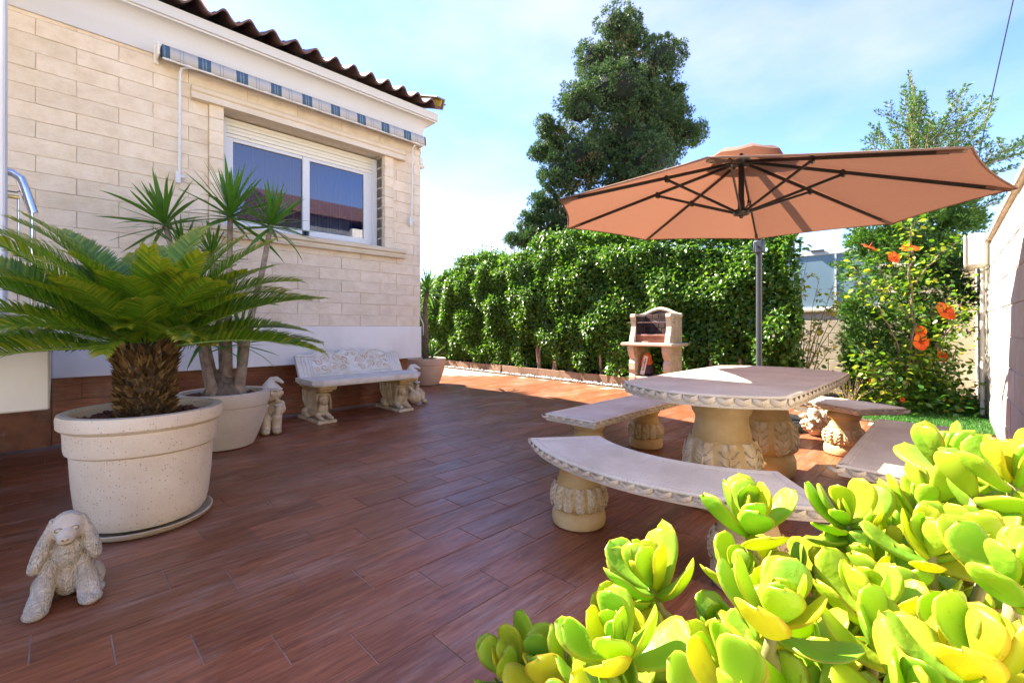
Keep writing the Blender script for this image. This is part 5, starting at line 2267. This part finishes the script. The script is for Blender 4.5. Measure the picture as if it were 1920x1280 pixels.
def rimpt(i, f=1.0):
    a = 2.567 - i * math.pi / 4
    x, y = 1.5 * f * math.cos(a), 1.5 * f * math.sin(a)
    zr = RIMZ + .018 * x / max(f, .01) + .042 * y / max(f, .01)
    return Vector((CX + x, CY + y, APZ + (zr - APZ) * (f ** 1.06)))


vs, fs = [], []
NR, NA = 12, 8
for i in range(8):
    base_i = len(vs)
    for r in range(NR + 1):
        f = .10 + .90 * r / NR
        A_, B_ = rimpt(i, f), rimpt(i + 1, f)
        for j in range(NA + 1):
            t = j / NA
            p = A_.lerp(B_, t)
            s = 4 * t * (1 - t)
            c0 = Vector((CX, CY, p.z))
            p = p + (c0 - p) * (.022 * s * f * f)
            p.z -= .030 * s * f * (1.1 - f) - .006 * s * f * f
            vs.append(tuple(p))
    for r in range(NR):
        for j in range(NA):
            q = base_i + r * (NA + 1) + j
            fs.append([q, q + 1, q + NA + 2, q + NA + 1])
can = up(MB().add(vs, fs), 'canopy', M['canopy'], True)
b = MB()
for i in range(8):
    pts = []
    for j in range(NA + 1):
        t = j / NA
        A_, B_ = rimpt(i, 1.0), rimpt(i + 1, 1.0)
        p = A_.lerp(B_, t)
        s = 4 * t * (1 - t)
        p = p + (Vector((CX, CY, p.z)) - p) * (.022 * s)
        p.z += .006 * s
        pts.append(p)
    b.tube(pts, .006, 5)
up(b, 'hem', M['canopy'], True)
b = MB()
vs, fs = [], []
for i in range(16):
    a = 2.567 - i * math.pi / 8
    for (r, z) in ((.012, .050), (.09, .045), (.17, .028 + (.012 if i % 2 else 0)), (.24, .0 + (.02 if i % 2 else 0)), (.285, -.035 + (.016 if i % 2 else 0))):
        vs.append((CX + r * math.cos(a), CY + r * math.sin(a), 2.405 + z))
for i in range(16):
    k = (i + 1) % 16
    for j in range(4):
        fs.append([i * 5 + j, i * 5 + j + 1, k * 5 + j + 1, k * 5 + j])
fs.append([i * 5 for i in range(16)])
up(b.add(vs, fs), 'vent_cap', M['canopy'], True)
for i in range(8):
    a_, c_ = rimpt(i, .03) - Vector((0, 0, .03)), rimpt(i, .94) - Vector((0, 0, .018))
    d = (c_ - a_)
    l = d.length
    R = d.to_track_quat('X', 'Z').to_matrix().to_4x4()
    rib = up(MB().box(0, l, -.008, .008, -.012, .012, .003, Matrix.Translation(a_) @ R), 'rib', M['black'])
    e_ = rimpt(i, .985) - Vector((0, 0, .010))
    b = MB().box(0, (e_ - c_).length + .05, -.014, .014, -.004, .012, .003, Matrix.Translation(c_ - (e_ - c_).normalized() * .05) @ R)
    b.build('corner_pocket', M['canopy'], rib)
    s0 = Vector((CX, CY, 1.975)) + (rimpt(i, .03) - Vector((CX, CY, rimpt(i, .03).z)))
    s1 = rimpt(i, .43) - Vector((0, 0, .045))
    d = s1 - s0
    R = d.to_track_quat('X', 'Z').to_matrix().to_4x4()
    st = up(MB().box(0, d.length, -.006, .006, -.010, .010, .003, Matrix.Translation(s0) @ R), 'strut', M['black'])
    MB().box(-.022, .022, -.013, .013, -.02, .03, .006, Matrix.Translation(s1)).build('strut_joint', M['black'], st)
up(MB().lathe([(0, 1.925), (.012, 1.93), (.016, 1.945), (.055, 1.955), (.06, 1.975), (.05, 1.995), (.026, 2.0), (.024, 2.06), (.021, 2.07), (.021, 2.34), (.06, 2.345), (.07, 2.38), (0, 2.385)], 20, (CX, CY, 0)), 'hub', M['black'], 40)
up(MB().tube([(5.55, 1.60, .0), (5.55, 1.60, 2.50)], .031, 18), 'pole', M['greymetal'], 40)
up(MB().tube([(5.62, 1.615, 1.5), (5.50, 1.59, 2.30), (5.2, 1.52, 2.43), (4.6, 1.39, 2.44), (CX + .2, CY + .04, 2.432), (CX, CY, 2.425), (CX, CY, 2.39)], [.022, .026, .026, .026, .018, .014, .014], 12), 'cantilever_arm', M['black'], 40)
b = MB().box(-.05, .05, -.05, .05, 1.90, 2.04, .012).tube([(-.05, 0, 1.97), (-.10, 0, 1.97), (-.105, 0, 1.90)], .010, 8)
b.add(*(lambda e: (e.v, e.f))(MB().lathe([(.033, 2.05), (.045, 2.05), (.045, 2.09), (.033, 2.09)], 18)))
b2 = MB().add(b.v, b.f, Matrix.Translation((5.55, 1.60, 0)))
up(b2, 'crank_box', M['greymetal'], 40)
up(MB().lathe([(.033, .0), (.06, .0), (.055, .10), (.036, .30), (.033, .30)], 18, (5.55, 1.6, .075)), 'pole_sleeve', M['black'], 40)
for q in range(4):
    a = rad(45 + 90 * q)
    arc = [(.03, .03)]
    poly_ = [(.025, .025)] + [(.50 * math.cos(t), .50 * math.sin(t)) for t in np.linspace(.05, math.pi / 2 - .05, 12)]
    T = Matrix.Translation((5.55, 1.60, 0)) @ Matrix.Rotation(q * math.pi / 2 + .3, 4, 'Z')
    b = MB().prism(poly_, .004, .07, T)
    for rr_ in (.2, .3, .4):
        b.tube([T @ Vector((rr_ * math.cos(t), rr_ * math.sin(t), .071)) for t in np.linspace(.15, math.pi / 2 - .15, 8)], .006, 5)
    up(b, 'base_weight', M['black'])

# ================================================================== BARBECUE
bbq = empty('stone_barbecue', (6.7, 3.44, 0), rad(1.5))
tag(bbq, 'cream stone barbecue with arched hood standing before the hedge', 'barbecue')
Mx = Matrix(((1, 0, 0, 0), (0, 0, -1, 0), (0, 1, 0, 0), (0, 0, 0, 1)))      # polygon (x,z) extruded along -y


def side(poly, y0, y1):
    return MB().prism(poly, -y1, -y0, Mx)


legp = [(-.25, 0), (.24, 0), (.24, .775), (-.27, .775), (-.27, .70), (-.23, .62), (-.19, .56), (-.22, .50), (-.22, .40), (-.20, .34), (-.22, .28), (-.22, .08), (-.25, .06)]
for y0 in (-.335, .235):
    lg = side(legp, y0, y0 + .10).build('leg', M['bbqwhite'], bbq)
    b = MB()
    rn = random.Random(int(y0 * 100))
    for r in range(9):
        x = -.19 + rn.uniform(0, .05)
        z = .08 + .075 * r
        while x < .20:
            w = rn.uniform(.06, .14)
            b.box(x, min(x + w, .23), y0 - .006, y0 + .012, z, z + .066, .006)
            x += w + .012
    b.build('face_bricks', M['bbqbrick'], lg)
MB().box(-.215, .235, -.2345, .2345, .255, .295, .006).build('shelf', M['bbqwhite'], bbq)
MB().box(-.33, .28, -.425, .425, .776, .826, .012).build('counter_slab', M['bbqwhite'], bbq)
upp = [(-.22, .827), (.24, .827), (.24, 1.28), (-.16, 1.28), (-.185, 1.265), (-.19, 1.23), (-.165, 1.17), (-.15, 1.08), (-.165, 1.0), (-.20, .92)]
for y0 in (-.335, .255):
    sw = side(upp, y0, y0 + .08).build('side_wall', M['bbqwhite'], bbq)
    b = MB()
    rn = random.Random(int(y0 * 100) + 3)
    for r in range(6):
        x = -.13 + rn.uniform(0, .06)
        z = .845 + .069 * r
        while x < .20:
            w = rn.uniform(.06, .15)
            yy = y0 - .006 if y0 < 0 else y0 + .08 - .012
            b.box(x, min(x + w, .225), yy, yy + .018, z, z + .058, .006)
            x += w + .012
    b.build('face_bricks', M['bbqbrick'], sw)
# fire back of bricks with arched hood trim
b = MB().box(.165, .235, -.2545, .2545, .8275, 1.20)
arch = [(-.2545, 1.20)] + [(y, 1.235 + .10 * math.cos(y / .30 * math.pi / 2) ** 1.5) for y in np.linspace(-.2545, .2545, 21)] + [(.2545, 1.20)]
My = Matrix(((0, 0, 1, 0), (1, 0, 0, 0), (0, 1, 0, 0), (0, 0, 0, 1)))
b.prism(arch, .165, .235, My)
fb_ = b.build('fire_back', M['firebrick'], bbq)
b = MB()
rn = random.Random(9)
for r in range(6):
    for k in range(5):
        y = -.25 + .105 * k + (.05 if r % 2 else 0)
        if y + .10 < .256:
            b.box(.152, .166, y, y + .10, .83 + .075 * r, .83 + .075 * r + .07, .004)
b.build('firebricks', M['firebrick'], fb_)
for y0 in (-.2548, .2478):
    MB().box(-.14, .164, y0, y0 + .007, .83, 1.24).build('sooty_lining', M['firebrick'], bbq)
arc_pts = [(.19, y, 1.255 + .105 * math.cos(min(1, abs(y) / .33) * math.pi / 2) ** 1.5) for y in np.linspace(-.36, .36, 31)]
b = MB().tube(arc_pts, .034, 10)
b.build('hood_trim', M['bbqwhite'], bbq, True)
b = MB().box(-.13, -.115, -.2545, .2545, .84, .915, .003).box(-.13, .16, -.2545, .2545, .829, .838)
b.box(-.145, -.115, -.2545, .2545, .917, .955, .006)
b.build('ash_tray', M['rusttray'], bbq)
b = MB().tube([(-.12, -.36, 1.145), (-.12, .40, 1.145)], .007, 8)
b.tube([(-.12, -.10, 1.145), (-.12, -.06, 1.165), (-.12, -.02, 1.145)], .008, 8)
b.build('spit_rod', M['chrome'], bbq)
for y in (-.2545, .2545):
    pass
b = MB()
for k in range(18):
    y = -.24 + .0282 * k
    b.tube([(-.11, y, .965), (.15, y, .965)], .003, 5)
b.tube([(-.11, -.25, .965), (-.11, .25, .965)], .004, 6).tube([(.15, -.25, .965), (.15, .25, .965)], .004, 6)
b.build('grill_grate', M['firebrick'], bbq)
b = MB().tube([(-.17, .0, .838), (-.20, .02, .84), (-.24, .06, .838)], .009, 6)
tag(b.build('barbecue_tongs', M['coral'], None, loc=(6.68, 3.46, .0)), 'small pale tongs lying on the barbecue counter', 'tongs')

# charcoal bag on the shelf
bag = empty('charcoal_bag', (6.66, 3.56, .297), rad(8))
tag(bag, 'orange and dark paper charcoal bag leaning on the barbecue shelf', 'bag')
b = MB()
for i in range(9):
    t = i / 8
    b.ell((.0, -.01 * t, .17 + .14 * t), (.075 - .02 * t, .105 - .03 * t, .055), nu=12, nv=7)
o = b.build('bag_top', M['orangebag'], bag, True)
remesh(o, .008, 3, ('CLOUDS', .06, .03))
b = MB()
for i in range(7):
    t = i / 6
    b.ell((0, -.02 + .01 * t, .055 + .10 * t), (.08, .112, .055), nu=12, nv=7)
o = b.build('bag_bottom', M['darkbag'], bag, True)
remesh(o, .008, 3, ('CLOUDS', .06, .02))
T = Matrix.Translation((-.088, .045, .02)) @ Matrix.Rotation(rad(13), 4, 'X')
lb = MB().box(-.003, .003, -.034, .034, 0, .31, .001, T).build('paper_label', M['paper'], bag)
b = MB()
rn = random.Random(2)
for k in range(9):
    z = .07 + .022 * k
    b.box(-.0042, -.0034, -.014, .004 + rn.uniform(0, .008), z, z + .015, 0, T)
for k in range(5):
    z = .13 + .024 * k
    b.box(-.0042, -.0034, .018, .028, z, z + .012, 0, T)
b.build('printed_marks', M['ink'], lb)

# ================================================================== SHELL ROCKS
def rockcluster(loc, s, seed, label):
    rn = random.Random(seed)
    e = MB()
    for i in range(46):
        q = Vector((rn.gauss(0, 1), rn.gauss(0, 1), rn.gauss(0, 1))).normalized()
        rr_ = s * rn.uniform(.12, .26)
        e.ell((q.x * s * .72, q.y * s * .72, s * .85 + q.z * s * .72), (rr_, rr_ * rn.uniform(.4, 1), rr_ * rn.uniform(.4, 1)), rot=(rn.uniform(0, 3), rn.uniform(0, 3), 0), nu=8, nv=6)
    e.ell((0, 0, s * .8), (s * .68, s * .68, s * .8))
    o = e.build('shell_rock', M['coral'], None, True, loc=loc)
    remesh(o, s * .035, 1, ('CLOUDS', s * .16, s * .16))
    tag(o, label, 'rock', 'decorative shell rocks by the far bench')
    return o


rockcluster((5.30, 1.00, 0), .17, 4, 'knobbly pale shell rock left of the far bench foot')
rockcluster((5.10, .42, 0), .12, 9, 'pale shell rock right of the far bench foot')

# ================================================================== SUCCULENT in the foreground
def succ_leaf(seed, wide=.38, cup=.14):
    rn = random.Random(seed)
    nu_, nv_ = 13, 8
    V, rim, F_ = [], [], []
    tw = rn.uniform(-.12, .12)
    for sgn in (1, -1):
        for i in range(nu_ + 1):
            u = i / nu_
            w = wide * 1.28 * (max(u, 0.0) ** .85) * max(0.0, 1 - u ** 4.2) ** .58 + .035 * (1 - u)
            for j in range(nv_ + 1):
                v = -1 + 2 * j / nv_
                th = (.062 * max(0, 1 - v * v) ** .5) * (1 - .35 * u) * (1 if sgn > 0 else 1.25) * (min(1, (1 - u) * 5) ** .5)
                x = u + (.0)
                y = v * w
                z = .16 * u * u + cup * (v * v) * w * 1.1 - .05 * math.sin(u * math.pi) + sgn * th + tw * v * u * .25
                V.append((x, y, z))
                rim.append(max(abs(v) ** 1.5, u ** 7))
    row = nv_ + 1
    off = (nu_ + 1) * row
    for i in range(nu_):
        for j in range(nv_):
            a_ = i * row + j
            F_.append([a_, a_ + row, a_ + row + 1, a_ + 1])
            F_.append([off + a_, off + a_ + 1, off + a_ + row + 1, off + a_ + row])
    me = bpy.data.meshes.new('leaf')
    me.from_pydata(V, [], F_)
    at = me.attributes.new('rim', 'FLOAT', 'POINT')
    at.data.foreach_set('value', np.array(rim, dtype=np.float32))
    bm = bmesh.new()
    bm.from_mesh(me)
    bmesh.ops.remove_doubles(bm, verts=bm.verts, dist=.0008)
    bmesh.ops.recalc_face_normals(bm, faces=bm.faces)
    bm.to_mesh(me)
    bm.free()
    me.shade_smooth()
    me.materials.append(M['succulent'])
    return me


SL = [succ_leaf(1, .35, .10), succ_leaf(2, .38, .18), succ_leaf(3, .32, .05), succ_leaf(4, .36, -.06), succ_leaf(5, .30, .22)]
suc = empty('succulent_plant', (.86, .06, .40))
tag(suc, 'bright yellow-green jade-like succulent filling the lower right foreground', 'succulent')
SB = Vector((.86, .06, .40))
rosettes = [(.864, .265, .735, .100, 13), (.986, .141, .735, .088, 12), (.562, .143, .765, .072, 13), (.694, .365, .655, .100, 14), (.506, .313, .67, .086, 13), (.941, .115, .68, .082, 11),
            (.928, .029, .745, .080, 12), (1.244, .022, .815, .095, 13), (1.042, -.058, .85, .092, 12), (1.146, .051, .735, .082, 11), (.656, .048, .72, .076, 13), (.607, -.016, .77, .070, 11),
            (.603, .215, .635, .082, 12), (.557, .555, .475, .10, 11), (.745, -.042, .80, .078, 11), (.54, .44, .54, .095, 11), (.584, .121, .67, .078, 11), (1.10, -.045, .765, .085, 11),
            (.78, .20, .655, .082, 11), (.80, .09, .69, .085, 11), (.70, .25, .62, .08, 10), (.87, .15, .64, .08, 9), (1.02, .05, .66, .08, 9), (.66, .13, .66, .08, 9), (.60, .33, .60, .078, 9)]
yawc = math.atan2(-SB.y, -SB.x)
tot = 0
for (x, y, z, ln, cnt) in rosettes:
    h = Vector((x, y, z)) - SB
    foot = Vector((random.uniform(-.12, .12), random.uniform(-.12, .12), -.04))
    mid = foot.lerp(h, .5) + Vector((0, 0, -.02))
    out_ = Vector((h.x, h.y, 0))
    axis = (Vector((0, 0, 1)) + out_ * .55 + Vector((random.gauss(0, .16), random.gauss(0, .16), 0)) + Vector((-.12, .06, 0))).normalized()
    stem = MB().tube([foot, mid, h - axis * .05, h - axis * .005], [.013, .010, .008, .006], 8).build('stem', M['succstem'], suc, True)
    q = axis.to_track_quat('Z', 'Y').to_matrix().to_4x4()
    ga_ = random.uniform(0, 6)
    for i in range(cnt):
        t = i / (cnt - 1)              # 0 outer .. 1 centre
        ga_ += math.pi if i % 2 else math.pi / 2 + random.gauss(0, .15)
        el = rad(22 + 58 * t ** .9) + random.gauss(0, .14)
        s = ln * (1.12 - .60 * t ** 1.7) * random.uniform(.86, 1.10)
        R = q @ Matrix.Rotation(ga_ + random.gauss(0, .12), 4, 'Z') @ Matrix.Rotation(-el, 4, 'Y') @ Matrix.Rotation(random.gauss(0, .22), 4, 'X')
        o = link('leaf', SL[(i * 2 + tot) % 5], None, stem)
        o.matrix_local = Matrix.Translation(h + axis * (-.030 + .030 * t)) @ R @ Matrix.Translation((.004, 0, 0)) @ Matrix.Diagonal((s, s, s, 1))
        tot += 1
# lower, half hidden rosettes: one mass of leaves
fill = []
for k in range(60):
    x, y, z, ln, cnt = rosettes[k % len(rosettes)]
    h = Vector((x, y, z)) - SB
    h = h * random.uniform(.78, 1.0) + Vector((random.gauss(0, .05), random.gauss(0, .05), -random.uniform(.02, .09)))
    axis = (Vector((0, 0, 1)) + Vector((h.x, h.y, 0)) * .8 + Vector((random.gauss(0, .25), random.gauss(0, .25), 0))).normalized()
    q = axis.to_track_quat('Z', 'Y').to_matrix().to_4x4()
    MB().tube([Vector((h.x * .3, h.y * .3, -.04)), h * .6, h - axis * .01], [.010, .008, .006], 7).build('stem', M['succstem'], suc, True)
    ga_ = random.uniform(0, 6)
    for i in range(9):
        t = i / 8
        ga_ += math.pi if i % 2 else math.pi / 2 + random.gauss(0, .2)
        el = rad(15 + 62 * t) + random.gauss(0, .15)
        s = .082 * (1.1 - .55 * t ** 1.6) * random.uniform(.85, 1.1)
        fill.append((SL[(i + k) % 5], Matrix.Translation(h + axis * (-.02 + .02 * t)) @ q @ Matrix.Rotation(ga_, 4, 'Z') @ Matrix.Rotation(-el, 4, 'Y') @ Matrix.Rotation(random.gauss(0, .25), 4, 'X') @ Matrix.Diagonal((s, s, s, 1))))
bm = bmesh.new()
for me, Mt in fill:
    n0 = len(bm.verts)
    bm.from_mesh(me)
    bm.verts.ensure_lookup_table()
    bmesh.ops.transform(bm, matrix=Mt, verts=bm.verts[n0:])
me = bpy.data.meshes.new('lower_leaves')
bm.to_mesh(me)
bm.free()
me.shade_smooth()
o = link('lower_leaves', me, m_succulent('succulent_leaf_mass', True), suc)
o['kind'] = 'stuff'
sp = empty('plant_pot', (.86, .06, 0))
tag(sp, 'sand-coloured planter under the foreground succulent', 'pot')
MB().lathe([(0, .0), (.2, .0), (.215, .01), (.26, .36), (.275, .365), (.28, .40), (.27, .41), (.245, .408), (.24, .36), (0, .36)], 48).build('pot_body', M['granite2'], sp, 35)
MB().lathe([(0, .362), (.238, .362), (.238, .378), (0, .38)], 32).build('soil', M['soil'], sp)
